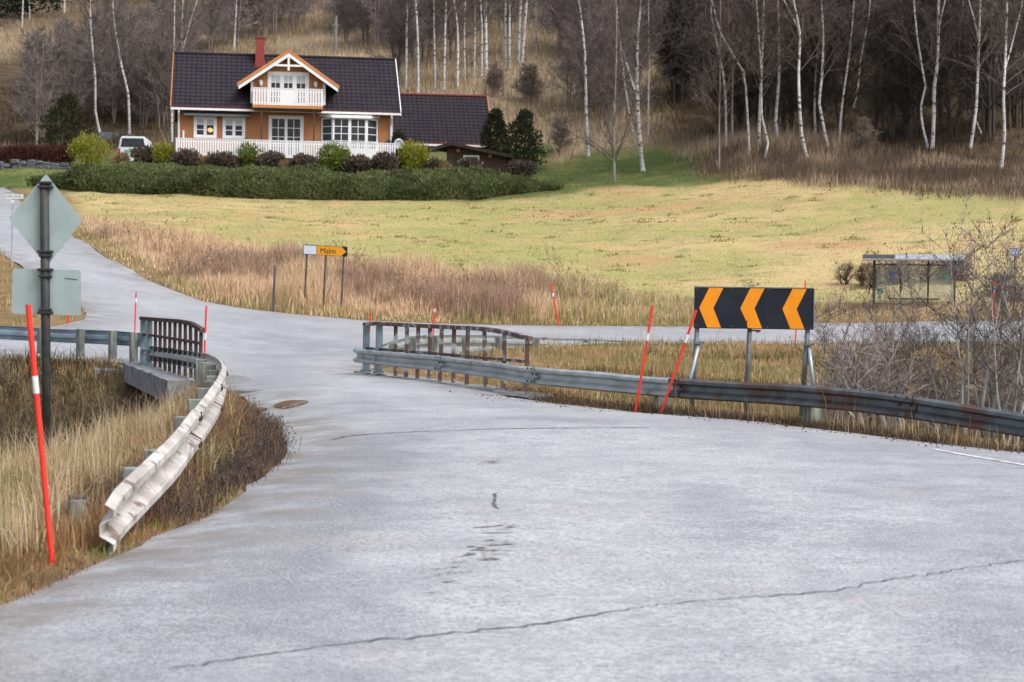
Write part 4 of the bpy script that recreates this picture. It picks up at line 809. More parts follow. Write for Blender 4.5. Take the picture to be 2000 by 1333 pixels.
# dormer
dx0, dx1, dxc = 4.33, 8.62, 6.47; dze = F0 + 4.28; dzp = F0 + 6.3; DY = -.25
mb = MB(); mb.prism([(dx0, F0 + 2.75), (dx1, F0 + 2.75), (dx1, dze + .3), (dxc, dzp - .22), (dx0, dze + .3)], DY, 3.6); dm = mb.build('dormer', 'ochre_wall', HS)
sl_ = (dzp - dze) / 2.95
for s in (-1, 1):
    e = dxc + s * 2.95; yb0, yb1 = DY - .55, 3.9
    MB().add([(dxc, yb0, dzp), (e, yb0, dze), (e, yb1, dze), (dxc, yb1, dzp), (dxc, yb0, dzp - .16), (e, yb0, dze - .16), (e, yb1, dze - .16), (dxc, yb1, dzp - .16)], [(0, 1, 2, 3), (4, 7, 6, 5), (0, 4, 5, 1), (1, 5, 6, 2), (3, 2, 6, 7)]).build('dormer_roof', 'roof_tile', dm)
    q = 3.02; e2 = dxc + s * q; zz = dzp - sl_ * q
    MB().add([(dxc, y, z) for y in (yb0 - .05, yb0 - .005) for z in (dzp + .10, dzp - .12)] + [(e2, y, z) for y in (yb0 - .05, yb0 - .005) for z in (zz + .10, zz - .12)], [(0, 1, 5, 4), (2, 6, 7, 3), (0, 4, 6, 2), (1, 3, 7, 5), (0, 2, 3, 1), (4, 5, 7, 6)]).build('barge_board', 'orange_trim', dm)
    MB().add([(dxc, y, z) for y in (yb0 - .04, yb0 + .01) for z in (dzp - .125, dzp - .34)] + [(e2 - s * .08, y, z) for y in (yb0 - .04, yb0 + .01) for z in (zz - .09, zz - .28)], [(0, 1, 5, 4), (2, 6, 7, 3), (0, 4, 6, 2), (1, 3, 7, 5), (0, 2, 3, 1), (4, 5, 7, 6)]).build('barge_board', 'white_paint', dm)
    x = dx0 if s < 0 else dx1; bx('corner_board', 'white_paint', dm, x - .08, x + .08, DY - .04, DY + .04, F0 + 3.2, dze + .2)
    MB().add([(x + s * .01, DY + .05, F0 + 3.0), (x + s * .01, 3, F0 + 3.0), (x + s * .01, 3, dze + .1), (x + s * .01, DY + .05, dze + .1)], [(0, 1, 2, 3)]).build('cheek', 'dark_wood', dm)
    lx = 4.85 if s < 0 else 8.1
    MB().tube([(lx, DY - .14, F0 + 4.22), (lx, DY - .14, F0 + 4.3), (lx, DY - .14, F0 + 4.52), (lx, DY - .14, F0 + 4.6)], [.04, .1, .12, .03], 6).build('wall_lamp', 'white_paint', dm)
    lx = 4.9 if s < 0 else 8.0; bx('balcony_post', 'brown_wood', HS, lx - .05, lx + .05, -1.15, -1.05, F0 - .3, F0 + 2.78)
yb = DY - .56; tr = MB(); tr.box(dxc - .065, dxc + .065, yb - .02, yb + .05, dzp - 1.15, dzp - .36); tr.box(dxc - .82, dxc - .07, yb - .015, yb + .045, dzp - .92, dzp - .8); tr.box(dxc + .07, dxc + .82, yb - .015, yb + .045, dzp - .92, dzp - .8); tr.build('gable_truss', 'white_paint', dm)
window(dm, 5.35, 7.6, F0 + 3.1, F0 + 5.02, DY, 3, 4, 2, fr=.12, curtain=1, name='balcony_door', trim=.1)
# balcony
bc = bx('balcony', 'orange_trim', HS, 4.36, 8.52, -1.25, DY - .08, F0 + 2.86, F0 + 3.04)
bx('balcony_beam', 'dark_wood', bc, 4.45, 8.43, -1.18, DY - .1, F0 + 2.74, F0 + 2.855)
pk = None
def fence(parent, x0, x1, y, zz0, zz1, n, panel=None):
    for z in (zz0 + .12, zz1 - .16): bx('rail', 'white_paint', parent, x0, x1, y + .03, y + .07, z, z + .07)
    bx('top_rail', 'white_paint', parent, x0 - .02, x1 + .02, y - .02, y + .09, zz1 + .002, zz1 + .05)
    w_ = (x1 - x0) / n; global pk
    for i in range(n):
        o = link('picket', None, None, parent) if False else None
        mb = MB().box(-.5, .5, -.5, .5, 0, 1) if pk is None else None
        if pk is None: tmp = mb.build('picket', 'white_paint', parent); pk = tmp.data; o = tmp
        else: o = link('picket', pk, None, parent)
        o.location = (x0 + w_ * (i + .5), y + .012, zz0); o.scale = (w_ * (.99 if panel and panel[0] <= i < panel[1] else .70), .03, zz1 - zz0)
fence(bc, 4.37, 8.5, -1.22, F0 + 3.02, F0 + 4.0, 26, (10, 15))
for x in (4.37, 8.47): bx('side_panel', 'white_paint', bc, x, x + .03, -1.17, DY - .06, F0 + 3.05, F0 + 3.95)
# veranda
vr = MB(); vr.box(-.1, WID + .1, -1.9, -.04, F0 - .22, F0 - .1); vr = vr.build('veranda', 'dark_wood', HS)
fence(vr, -.08, WID + .08, -1.9, F0 - .12, F0 + .86, 92)
bx('skirt', 'dark_wood', vr, -.05, WID + .05, -1.7, -1.65, -1.2, F0 - .23)
for x in np.linspace(.1, WID - .1, 6): bx('veranda_post', 'dark_wood', vr, x - .06, x + .06, -1.86, -1.74, -1.2, F0 - .221)
# ------------------------------------------------------------------ garage behind right
p = W(770, 300, 128); gzg = 9.0; GA = empty('garage', (p[0], p[1], gzg), R(7), 'long tiled garage roof over ochre wall, behind the right end of the house', 'garage')
zeg = W(860, 281, 128)[2] - gzg; gw = 6.0
mb = MB(); mb.box(0, gw, 0, 7, -1, zeg); mb.prism([(0, zeg + .002), (7, zeg + .002), (3.5, zeg + 3.1)], 0, gw, 'x'); mb.build('wall', 'ochre_wall', GA)
r2 = MB().prism([(-.5, zeg - .05), (3.5, zeg + 3.4), (7.5, zeg - .05), (7.5, zeg - .2), (3.5, zeg + 3.2), (-.5, zeg - .2)], -.4, gw + .3, 'x').build('roof', 'dark_wood', GA)
tiled_roof(r2, -.4, gw + .3, -.5, zeg - .03, 3.5, zeg + 3.42, nrow=15); tiled_roof(r2, -.4, gw + .3, 7.5, zeg - .03, 3.5, zeg + 3.42, nrow=15)
MB().tube([(-.4, 3.5, zeg + 3.5), (gw + .3, 3.5, zeg + 3.5)], .09, 8).build('ridge_cap', 'ridge_red', r2)
MB().prism([(-.55, zeg - .2), (3.5, zeg + 3.2), (7.55, zeg - .2), (7.55, zeg + .1), (3.5, zeg + 3.55), (-.55, zeg + .1)], gw + .3, gw + .36, 'x').build('barge_board', 'orange_trim', r2)
MB().box(-.4, gw + .3, -.6, -.5, zeg - .18, zeg - .05).build('gutter', 'white_paint', r2); MB().box(-.4, gw + .3, -.57, -.47, zeg - .045, zeg + .02).build('eave_flashing', 'ridge_red', r2)
window(GA, 2.35, 4.4, zeg - 1.1, zeg - .3, 0, 2, 1, 1, fr=.07)
# ------------------------------------------------------------------ brown shed
p = W(872, 345, 121.5); gzs = Hz(p[0] + 1.5, p[1]) - .1; SH = empty('garden_shed', (p[0], p[1], gzs), R(-14), 'dark brown garden shed with low roof and white-framed window', 'shed'); zs = W(885, 281, 121.5)[2] - gzs
mb = MB(); mb.add([(0, 0, -.5), (3.75, 0, -.5), (3.75, 0, zs - .78), (.4, 0, zs - .12), (0, 0, zs - .22), (0, 3, -.5), (3.75, 3, -.5), (3.75, 3, zs - .78), (.4, 3, zs - .12), (0, 3, zs - .22)], [(0, 1, 2, 3, 4), (9, 8, 7, 6, 5), (0, 4, 9, 5), (1, 6, 7, 2), (2, 7, 8, 3), (3, 8, 9, 4), (0, 5, 6, 1)]); mb.build('wall', 'brown_wood', SH)
mb = MB(); 
for a, c in (((-.55, zs - .2), (.42, zs + .06)), ((.42, zs + .06), (4.15, zs - .72))): mb.prism([a, c, (c[0], c[1] - .2), (a[0], a[1] - .2)], -.5, 3.4)
mb.build('roof', 'dark_wood', SH)
window(SH, 1.12, 2.0, zs - 1.55, zs - .78, 0, 1, 1, 1, fr=.05, trim=.06)
for x, z in ((.75, zs - .42), (2.75, zs - .75)): MB().box(x - .1, x + .1, -.14, -.01, z - .12, z + .1).build('beam_end', 'orange_trim', SH, bevel=.03)
for x in (.12, .3): bx('panel', 'weathered_post', SH, x, x + .14, -.03, -.004, .2, zs - .6)
# satellite dish on the garage side
p = W(779, 290, 119.5); gzd = Hz(p[0], p[1]); SD = empty('satellite_dish', (p[0], p[1], gzd), .4, 'pale round satellite dish beside the right veranda corner', 'satellite dish'); zd = p[2] - gzd + .25
rr_ = np.linspace(0, .33, 5); vv = [(0, .06, zd)] + [(r * math.cos(a), .06 - r * r * .5, zd + r * math.sin(a)) for r in rr_[1:] for a in np.linspace(0, 2 * np.pi, 16, endpoint=False)]
ff = [(0, 1 + (i + 1) % 16, 1 + i) for i in range(16)] + [(1 + (k - 1) * 16 + i, 1 + (k - 1) * 16 + (i + 1) % 16, 1 + k * 16 + (i + 1) % 16, 1 + k * 16 + i) for k in range(1, 4) for i in range(16)]
d_ = MB().add(vv, ff).build('reflector', 'galv_bright', SD, smooth=True); d_.modifiers.new('s', 'SOLIDIFY').thickness = .015
MB().tube([(0, .1, -.2), (0, .1, zd)], .03, 8).build('mast', 'galv_post', SD)
# ------------------------------------------------------------------ outbuilding left
p = W(196, 310, 140); gzo = Hz(p[0] + 1.5, p[1]); OB = empty('outbuilding', (p[0], p[1], gzo), R(4), 'small ochre outbuilding with dark roof behind the white van', 'outbuilding'); zo = W(196, 286, 140)[2] - gzo
mb = MB(); mb.box(0, 3.5, 0, 4, -1, zo); mb.build('wall', 'ochre_wall', OB)
MB().prism([(-.4, zo - .02), (2, zo + 1.15), (4.4, zo - .02), (4.4, zo - .14), (2, zo + 1.0), (-.4, zo - .14)], -.3, 3.7, 'x').build('roof', 'awning', OB)
MB().prism([(-.45, zo - .2), (2, zo + .98), (4.4, zo - .2), (4.4, zo + .06), (2, zo + 1.22), (-.45, zo + .06)], 3.7, 3.76, 'x').build('barge_board', 'orange_trim', OB)
# porch gable
MB().prism([(.9, zo - .02), (2.0, zo + .75), (2.0, zo + .6), (.9, zo - .18)], -1.0, -.5).build('porch_verge', 'orange_trim', OB); bx('gutter', 'white_paint', OB, -.3, 1.1, -.48, -.4, zo - .12, zo - .02)
window(OB, .25, .85, zo - 1.0, zo - .2, 0, 1, 1, 1, fr=.1)
# ------------------------------------------------------------------ van
mat('van_white', (.74, .76, .79), .3, (.68, .70, .73), 2, spec=.5); mat('plate_green', (.10, .42, .36), .5); mat('tail_red', (.45, .03, .025), .35); mat('rubber', (.02, .02, .02), .8)
p = W(259, 326, 129); gzv = Hz(p[0], p[1]); VN = empty('white_van', (p[0], p[1], gzv), R(4), 'white van parked rear-on, left of the house', 'van'); zv = W(259, 266, 129)[2] - gzv; k_ = zv / 1.97
secs = [(0, [(-.80, .32), (-.95, .55), (-.97, 1.0), (-.93, 1.25), (-.80, 1.86), (-.70, 1.95), (.70, 1.95), (.80, 1.86), (.93, 1.25), (.97, 1.0), (.95, .55), (.80, .32)])]
prof = secs[0][1]; ys = [(0, .94, 0), (.08, 1, .0), (3.2, 1, 0), (3.8, .97, -.05), (4.5, .93, -.9), (4.95, .86, -1.1)]
V = []; n = len(prof)
for y, s, dz in ys:
    for x, z in prof: V.append((x * s, y, (max(.3, min(z, 1.95 + dz * (1 if z > 1.1 else 0))) if z > 1.1 else z) * k_))
F = [(i * n + j, i * n + (j + 1) % n, (i + 1) * n + (j + 1) % n, (i + 1) * n + j) for i in range(len(ys) - 1) for j in range(n)] + [tuple(range(n - 1, -1, -1)), tuple((len(ys) - 1) * n + j for j in range(n))]
body = MB().add(V, F).build('body', 'van_white', VN, bevel=.02)
tg = MB().prism([(-.78, 1.26 * k_), (.78, 1.26 * k_), (.68, 1.82 * k_), (-.68, 1.82 * k_)], -.012, .02).build('rear_window', 'glass_dark', VN)
MB().tube([(.05, -.03, 1.22 * k_), (.30, -.03, 1.36 * k_)], .012, 5).build('wiper', 'rubber', tg)
MB().box(-.55, .05, -.02, .01, .93 * k_, 1.08 * k_).build('number_plate', 'plate_green', VN); MB().box(.42, .55, -.03, .01, .98 * k_, 1.04 * k_).build('door_handle', 'white_paint', VN); MB().box(-.006, .006, -.008, .01, .6 * k_, 1.22 * k_).build('door_gap', 'rubber', VN)
for s in (-1, 1):
    MB().box(s * .86 - .07, s * .86 + .07, -.02, .03, .78 * k_, 1.15 * k_).build('tail_light', 'tail_red', VN, bevel=.02); MB().box(s * 1.06 - .09, s * 1.06 + .09, 3.7, 3.8, 1.15 * k_, 1.4 * k_).build('mirror', 'rubber', VN, bevel=.03)
    for y in (.85, 3.85):
        wh = MB().tube([(s * .72, y, .33), (s * .93, y, .33)], .33, 18).build('wheel', 'rubber', VN); MB().tube([(s * .931, y, .33), (s * .945, y, .33)], .2, 12).build('rim', 'galv_bright', wh)
MB().box(-.93, .93, -.06, .1, .34 * k_, .55 * k_).build('bumper', 'van_white', VN, bevel=.03)
# ------------------------------------------------------------------ utility pole
p = T(655, 116); UP = empty('utility_pole', p, 0, 'grey wooden utility pole on the pale hillside behind the chimney', 'utility pole'); s_ = FPX / p[1]
mat('pole_wood', (.23, .22, .22), .8, (.15, .145, .14), 4); hp = 84 / s_
MB().tube([(0, 0, -.4), (0, 0, hp)], [.16, .12], 10).build('shaft', 'pole_wood', UP); MB().box(-.35, .35, -.06, .06, hp - 1.0, hp - .85).build('cross_arm', 'pole_wood', UP)
for x in (-.3, 0, .3): MB().tube([(x, 0, hp - .85), (x, 0, hp - .62)], .05, 6).build('insulator', 'dark_bolt', UP)
# ------------------------------------------------------------------ stone wall left, built of single stones
SW = empty('stone_wall', W(60, 333, 119.5), 0, 'low dry stone wall at the left, under the reddish hedge', 'wall'); rw = SW.location; rg = np.random.default_rng(31)
mat('field_stone', (.11, .11, .12), .9, (.07, .07, .08), 4, bump=.4, col3=(.17, .17, .18), scale3=3)
bs_ = []
for k in range(4):
    b2 = bmesh.new(); bmesh.ops.create_cube(b2, size=1); bmesh.ops.bevel(b2, geom=b2.edges[:], offset=.16, segments=1, affect='EDGES')
    for v in b2.verts: v.co += Vector(rg.normal(0, .05, 3))
    me = bpy.data.meshes.new('stone'); b2.to_mesh(me); b2.free(); me.materials.append(MATS['field_stone']); bs_.append(me)
x = W(-30, 330, 119.5)[0]; xe = W(137, 330, 119.5)[0]
while x < xe:
    z = Hz(x, 119.5) - .1; wv = rg.uniform(.3, .6); ztop = z + .42
    while z < ztop:
        h = rg.uniform(.16, .26); o = link('stone', bs_[rg.integers(4)], None, SW); o.location = (x - rw.x + rg.normal(0, .02), 119.5 - rw.y + rg.normal(0, .05), z + h / 2 - rw.z); o.scale = (wv * 1.02, .5, h * 1.05); o.rotation_euler = (rg.normal(0, .06), rg.normal(0, .06), rg.normal(0, .1)); z += h
    x += wv
# ================================================================== VEGETATION
STRAW, TAN, BROWN, DARKB, OLIVE, GREEN, PALE, RUST = (.52, .40, .225), (.43, .295, .165), (.25, .155, .085), (.085, .06, .04), (.22, .195, .07), (.11, .13, .04), (.64, .53, .36), (.38, .21, .095)
def stuff_mesh(name, parts, m, label, cat): 
    V, F, C = join(parts); return tag(link(name, arr_mesh(name, V, F, C), m), label, cat, None, 'stuff')
def grass(rng, q, h, w_, cols, wts, lean=.35, segs=2, patch=None, jit=.2, hn=.35):
    P = ground3(q); n = len(P); P[:, 2] -= .03; hh = h * np.exp(rng.normal(0, hn, n)); 
    if patch is None: C = pal(rng, n, cols, wts, jit)
    else:
        v = np.clip(patch(q) + rng.normal(0, .13, n), 0, .999); C = pal(rng, n, cols, wts, jit, np.minimum((v * len(cols)).astype(int), len(cols) - 1))
    return blades(rng, P, hh, w_ * rng.uniform(.6, 1.4, n), C, lean, segs)
def weeds(rng, q, h, col, n=14, tw=.008):
    P = ground3(q); k = len(P); i = np.repeat(np.arange(k), n); p0 = P[i] + rng.normal(0, .06, (k * n, 3)) * [1, 1, 0]; hh = np.repeat(h * np.exp(rng.normal(0, .25, k)), n) * rng.uniform(.5, 1.05, k * n)
    d = nrm(np.stack([rng.normal(0, .28, k * n), rng.normal(0, .28, k * n), np.ones(k * n)], 1)); p1 = p0 + d * (hh * .6)[:, None]; p2 = p1 + nrm(d + rng.normal(0, .25, (k * n, 3))) * (hh * .45)[:, None]
    c0 = np.array(col)[rng.integers(0, len(col), k)][i] * (1 + rng.normal(0, .2, (k * n, 1))); A = ribbons(p0, p1, np.full(k * n, tw), c0, rng, p2)
    m = 5; j = np.repeat(np.arange(k * n), m); f = rng.uniform(.2, 1, k * n * m)[:, None]; t0 = p1[j] + (p2 - p1)[j] * f; t1 = t0 + nrm(rng.normal(0, 1, (len(j), 3)) + [0, 0, .9]) * (np.repeat(hh, m) * rng.uniform(.06, .2, len(j)))[:, None]
    return join([A, ribbons(t0, t1, np.full(len(j), tw * 1.7), c0[j] * .9, rng)])
rng = np.random.default_rng(77)
# --- near left verge
lp = np.array([tuple(p[:2]) for p in left_edge]); NEARL = np.vstack([[(-3.2, 6.5)], lp, [(-5.4, 35), (-6.4, 34), (-6.2, 28), (-6.5, 20), (-6.8, 12), (-6, 6.5)]])
pt = lambda sc, sd, lo=.3, hi=.7: (lambda q: sstep(lo, hi, fbm(q, sc, sd)))
q = scatter(rng, NEARL, 70000); de, _ = seg_dist(q, SEG, True)
keep = rng.random(len(q)) < np.clip(1.2 - de * .15, .45, 1); q = q[keep]; de = de[keep]; rd, _ = seg_dist(q, RAIL_L[:, :2])
hgt = np.where(de < .25, .05, np.where(de < .7, .11, .13)) * (1 + .8 * (fbm(q, 1.2, 8) - .4)) + .14 * sstep(.55, .1, rd) * (de > .2)
ht = np.maximum(.04, hgt)
A1 = grass(rng, q, ht, .0075, [BROWN, RUST, TAN, STRAW, OLIVE], None and 0 or [1, 1, 1, 1, 1], .45, 2, pt(.75, 4))
qe = scatter(rng, NEARL, 110000); dq, _ = seg_dist(qe, SEG, True); qe = qe[dq < .5][:26000]
A0 = grass(rng, qe, .075, .009, [BROWN, RUST, OLIVE, (.15, .15, .045), TAN], [1] * 5, .6, 2, pt(.9, 24))
q2 = scatter(rng, NEARL, 9000); d2, _ = seg_dist(q2, SEG, True); q2 = q2[(d2 > .45)]
A2 = grass(rng, q2, .24, .006, [STRAW, PALE, TAN, OLIVE], [4, 3, 3, 1], .3)
cq = scatter(rng, NEARL, 150); dq, _ = seg_dist(cq, SEG, True); cq = cq[dq > .5]; cq = np.repeat(cq, 90, 0); cq = cq + rng.normal(0, .07, cq.shape)
A4 = grass(rng, cq, .34, .006, [PALE, STRAW, (.58, .46, .30), TAN], [3, 3, 2, 1], .4)
stuff_mesh('verge_grass', [A0, A1, A2, A4], 'blade', 'straw and rust coloured grass on the near left verge', 'grass')
# dark heathery fringe at the bulge of the verge
hq = []; ctr = [G0(*p)[:2] for p in [(545,905),(540,860),(520,940),(500,830),(470,950),(480,800),(430,965),(380,1000),(560,880),(520,890)]]
for c in ctr: hq.append(c + rng.normal(0, .28, (1500, 2)) * [1, 1.6] + [-.35, 0])
hq = np.concatenate(hq); hq = hq[~inside(hq, SEG)]
A3 = join([grass(rng, hq, .15, .007, [(.075, .055, .05), (.11, .08, .065), (.17, .11, .07), (.05, .04, .038)], [3, 3, 2, 2], .7), weeds(rng, hq[::22], .17, [(.085, .065, .06), (.12, .09, .075)], 10, .005)])
stuff_mesh('heather_fringe', [A3], 'twig', 'dark heather-like clumps hugging the left road edge', 'heather')
# --- gully and left bank
BANK = np.array([(-6.0, 34.5), (-5.9, 26), (-6.2, 18), (-6.4, 11), (-10, 16), (-14, 30), (-18, 46.0), (-9.2, 44.6), (-8.6, 43.6), (-7.9, 40), (-7.0, 36.5)])
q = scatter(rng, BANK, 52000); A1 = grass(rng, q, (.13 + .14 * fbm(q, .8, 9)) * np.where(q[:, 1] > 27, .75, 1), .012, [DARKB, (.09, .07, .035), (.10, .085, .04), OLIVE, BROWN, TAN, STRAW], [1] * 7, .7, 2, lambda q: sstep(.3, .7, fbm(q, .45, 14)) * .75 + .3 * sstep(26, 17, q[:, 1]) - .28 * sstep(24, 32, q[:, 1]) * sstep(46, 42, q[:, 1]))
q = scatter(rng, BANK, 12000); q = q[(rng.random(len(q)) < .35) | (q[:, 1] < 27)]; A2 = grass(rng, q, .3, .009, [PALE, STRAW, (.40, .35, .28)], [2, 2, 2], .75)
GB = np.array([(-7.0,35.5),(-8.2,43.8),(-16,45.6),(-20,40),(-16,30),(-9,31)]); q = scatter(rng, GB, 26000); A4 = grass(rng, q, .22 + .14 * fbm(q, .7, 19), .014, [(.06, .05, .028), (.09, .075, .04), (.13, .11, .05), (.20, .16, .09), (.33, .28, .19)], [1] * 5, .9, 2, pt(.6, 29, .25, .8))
LB2 = np.array([(-20, 46.4), (-8.9, 44.8), (-8.6, 43.4), (-12, 42), (-20, 42)]); q = scatter(rng, LB2, 9000); A3 = grass(rng, q, .13, .012, [BROWN, TAN, RUST, STRAW], [2, 3, 2, 2], .5)
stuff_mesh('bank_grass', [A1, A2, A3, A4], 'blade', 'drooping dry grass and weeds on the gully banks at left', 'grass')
# weeds dark twigs in the gully
q = scatter(rng, BANK, 900); q = q[(q[:, 1] > 23) & (q[:, 1] < 43)]
stuff_mesh('gully_weeds', [weeds(rng, q, .5, [(.075, .055, .04), (.12, .095, .07), (.05, .045, .025), (.24, .20, .15)], 16)], 'twig', 'tangled brown weeds in the gully below the left railing', 'weeds')
# --- grassy corner between the right guardrail and the back road
CORNER = np.vstack([[(-2.7, 43.6)], [p[:2] for p in near_edge[::-1]], [(34, 60), (20, 34), (11, 24)], RAIL_R[::-1, :2][1:11] + [.25, .35]])
q = scatter(rng, CORNER, 62000); ok_ = (np.abs(q[:, 0] / q[:, 1]) < .34); q = q[ok_]
A1 = grass(rng, q, .08 + .16 * fbm(q, .6, 6), .016, [(.12, .10, .035), TAN, RUST, STRAW, OLIVE], [1] * 5, .5, 2, pt(.3, 17))
q = scatter(rng, CORNER, 5000); A2 = grass(rng, q, .36, .012, [RUST, TAN, STRAW], [2, 3, 3], .3)
stuff_mesh('corner_grass', [A1, A2], 'blade', 'rust and straw coloured grass behind the right guardrail', 'grass')
# --- tall stalks at the foot of the right guardrail
S_ = smooth_path(RAIL_R[4:], .1); i = rng.integers(0, len(S_), 15000); q = S_[i, :2] + rng.normal(0, .22, (15000, 2)) + [.05, .12]; q = q[~inside(q, SEG)]
A1 = grass(rng, q, .10, .010, [(.15, .10, .065), (.2, .155, .11), STRAW, (.2, .11, .05), DARKB], [4, 3, .5, 2, 5], .9)
i = rng.integers(int(len(S_) * .3), len(S_), 1500); q = S_[i, :2] + rng.normal(0, .2, (1500, 2)) + [.05, -.1]; q = q[~inside(q, SEG)]; A2 = grass(rng, q[::2], .3, .006, [PALE, STRAW, TAN], [2, 3, 2], .25)
S2 = smooth_path(RAIL_R[7:13], .1); i = rng.integers(0, len(S2), 9000); q = S2[i, :2] + rng.normal(0, .16, (9000, 2)) + [0, .0]; q = q[~inside(q, SEG)]; A3 = grass(rng, q, .12, .007, [(.15, .10, .065), (.2, .155, .11), STRAW, DARKB], [4, 3, .6, 5], .9)
stuff_mesh('rail_grass', [A1, A2, A3], 'blade', 'dry stalks growing at the foot of the right guardrail', 'grass')
# --- reeds along the far road edge
low = FIELD[12:][::-1]; fe = np.array([p[:2] for p in far_edge[1:]]); REED = np.vstack([fe, [(45, 70.6), (45, 74)], FIELD[12:]])
q = scatter(rng, REED, 60000); pxx = 1000 + q[:, 0] / q[:, 1] * FPX; de, _ = seg_dist(q, SEG, True)
tall = np.interp(pxx, [100, 200, 330, 480, 560, 1040, 1130, 1250, 1560, 1640, 2000], [.4, .55, .75, 1.0, 1.25, 1.15, .85, .5, .4, .18, .3]) * np.clip(.2 + de * .55, .2, 1) 
v = fbm(q, .22, 33); hh = tall * (.25 + 1.25 * fbm(q, .8, 31) * sstep(.25, .5, fbm(q, .35, 36)))
idx = np.clip((sstep(.24, .6, v) + rng.normal(0, .22, len(q))) * 4.999, 0, 4).astype(int); grn = (de < 1.1) & (rng.random(len(q)) < .5); gr2 = (pxx > 1080) & (pxx < 1640) & (rng.random(len(q)) < .5)
cols = [(.38, .26, .19), (.50, .35, .24), (.60, .42, .27), (.74, .56, .38), (.68, .49, .32), (.34, .30, .12), (.36, .34, .14)]
idx = np.where(grn, 5, np.where(gr2, 6, idx)); P = ground3(q); A1 = blades(rng, P, np.maximum(.08, hh), np.full(len(q), .022) * rng.uniform(.6, 1.5, len(q)), pal(rng, len(q), cols, [1] * 7, .28, idx), .36, 2)
wq = scatter(rng, REED, 620); px2_ = 1000 + wq[:, 0] / wq[:, 1] * FPX; dw, _ = seg_dist(wq, SEG, True); wq = wq[(dw > 1.2) & (fbm(wq, .22, 33) < .45) & (px2_ > 150)]
A2 = weeds(rng, wq, 1.05, [(.34, .23, .175), (.46, .32, .235), (.24, .16, .125), (.54, .385, .28)], 8, .016)
stuff_mesh('roadside_reeds', [A1, A2], 'blade', 'tall dead reeds and brown weeds along the far road edge', 'reeds')
# island left
ISL = np.array([p[:2] for p in island] + [(-30, 97)]); ISL = np.vstack([[(-45, 53)], ISL[1:], [(-45, 80)]]); q = scatter(rng, ISL, 16000); q = q[np.abs(q[:, 0] / q[:, 1]) < .36]
A1 = grass(rng, q, .22, .02, [RUST, TAN, STRAW, BROWN], [2, 3, 3, 2], .5)
LV = np.array([(-21.5, 96), (-20.2, 91), (-14.6, 78.5), (-13.5, 79), (-18.5, 92), (-20, 97)]); 
stuff_mesh('island_grass', [A1], 'blade', 'tan grass on the wedge between the two left roads', 'grass')
# --- field, lawn, hillside, forest floor (drawn from the ground sheet)
def on_ground(rng, mask, n, y0, y1, tx=.31):
    m = mask * GP[:, 1] ** 2 * ((GP[:, 1] > y0) & (GP[:, 1] < y1) & (np.abs(GP[:, 0]) < (GP[:, 1] + 4) * tx)); i = rng.choice(len(GP), n, p=m / m.sum()); s = GP[i, 1:2] * .0055
    q = GP[i] + rng.uniform(-1, 1, (n, 2)) * s; return q[~inside(q, SEG)]
q = on_ground(rng, fi, 120000, 68, 116); A1 = grass(rng, q, .06, .035, [(.28, .275, .11), (.36, .32, .14), (.44, .35, .17), (.52, .42, .22), (.50, .35, .19)], [1] * 5, .8, 1, lambda q: .5 * sstep(.3, .7, fbm(q * [.6, 1], .14, 51)) + .5 * sstep(.3, .7, fbm(q * [.5, 1], .9, 53)))
tq = on_ground(rng, fi, 170, 68, 114); tq = np.repeat(tq, 34, 0); tq = tq + rng.normal(0, 1, tq.shape) * [.22, .16]
A2 = grass(rng, tq, .08, .09, [(.20, .22, .07), (.25, .26, .09), (.30, .29, .11)], [3, 3, 3], .6, 1)
stuff_mesh('field_grass', [A1, A2], 'blade', 'short yellow-green meadow grass with darker tufts on the sloping field', 'grass')
q = on_ground(rng, la, 45000, 105, 135); A1 = grass(rng, q, .07, .035, [(.06, .095, .022), (.09, .125, .03), (.14, .15, .045)], [3, 3, 2], .7, 1); stuff_mesh('lawn_grass', [A1], 'blade', 'green lawn grass around the house and birches', 'grass')
q = on_ground(rng, hl, 90000, 112, 270); A1 = grass(rng, q, .5 + .5 * fbm(q, .3, 61), .05, [(.23, .18, .115), (.35, .275, .18), (.48, .375, .25), (.60, .485, .34)], [1] * 4, .5, 1, lambda q: .6 * sstep(.3, .7, fbm(q, .09, 63)) + .4 * sstep(.3, .7, fbm(q, .6, 64)))  # blade colours greyed the same way, haze included
stuff_mesh('hillside_grass', [A1], 'blade', 'long tan grass on the open hillside', 'grass')
q = on_ground(rng, fo, 60000, 92, 175); A1 = grass(rng, q, .35 + .3 * fbm(q, .3, 71), .04, [(.06, .04, .028), (.11, .075, .045), (.16, .11, .07), (.08, .07, .03)], [1] * 4, .5, 1, pt(.2, 73))
ed, _ = seg_dist(q, FIELD, True); eq = on_ground(rng, fo, 260000, 94, 124); de, _ = seg_dist(eq, FIELD, True); d3, _ = seg_dist(eq, LAWN, True); de = np.minimum(de, d3); eq = eq[(de < 7.5)]; eq = eq[:32000]
pe = 1000 + eq[:, 0] / eq[:, 1] * FPX
A2 = grass(rng, eq, .3 + .6 * sstep(1900, 1500, pe) * fbm(eq, .4, 76), .03, [(.18, .13, .095), (.32, .235, .165), (.48, .36, .25), (.60, .47, .33)], [1] * 4, .3, 1, lambda q: sstep(.3, .72, fbm(q, .25, 75)) - .25 * sstep(1650, 1850, 1000 + q[:, 0] / q[:, 1] * FPX))
stuff_mesh('forest_undergrowth', [A1, A2], 'blade', 'brown bracken and pale tall grass under the right birches', 'undergrowth')
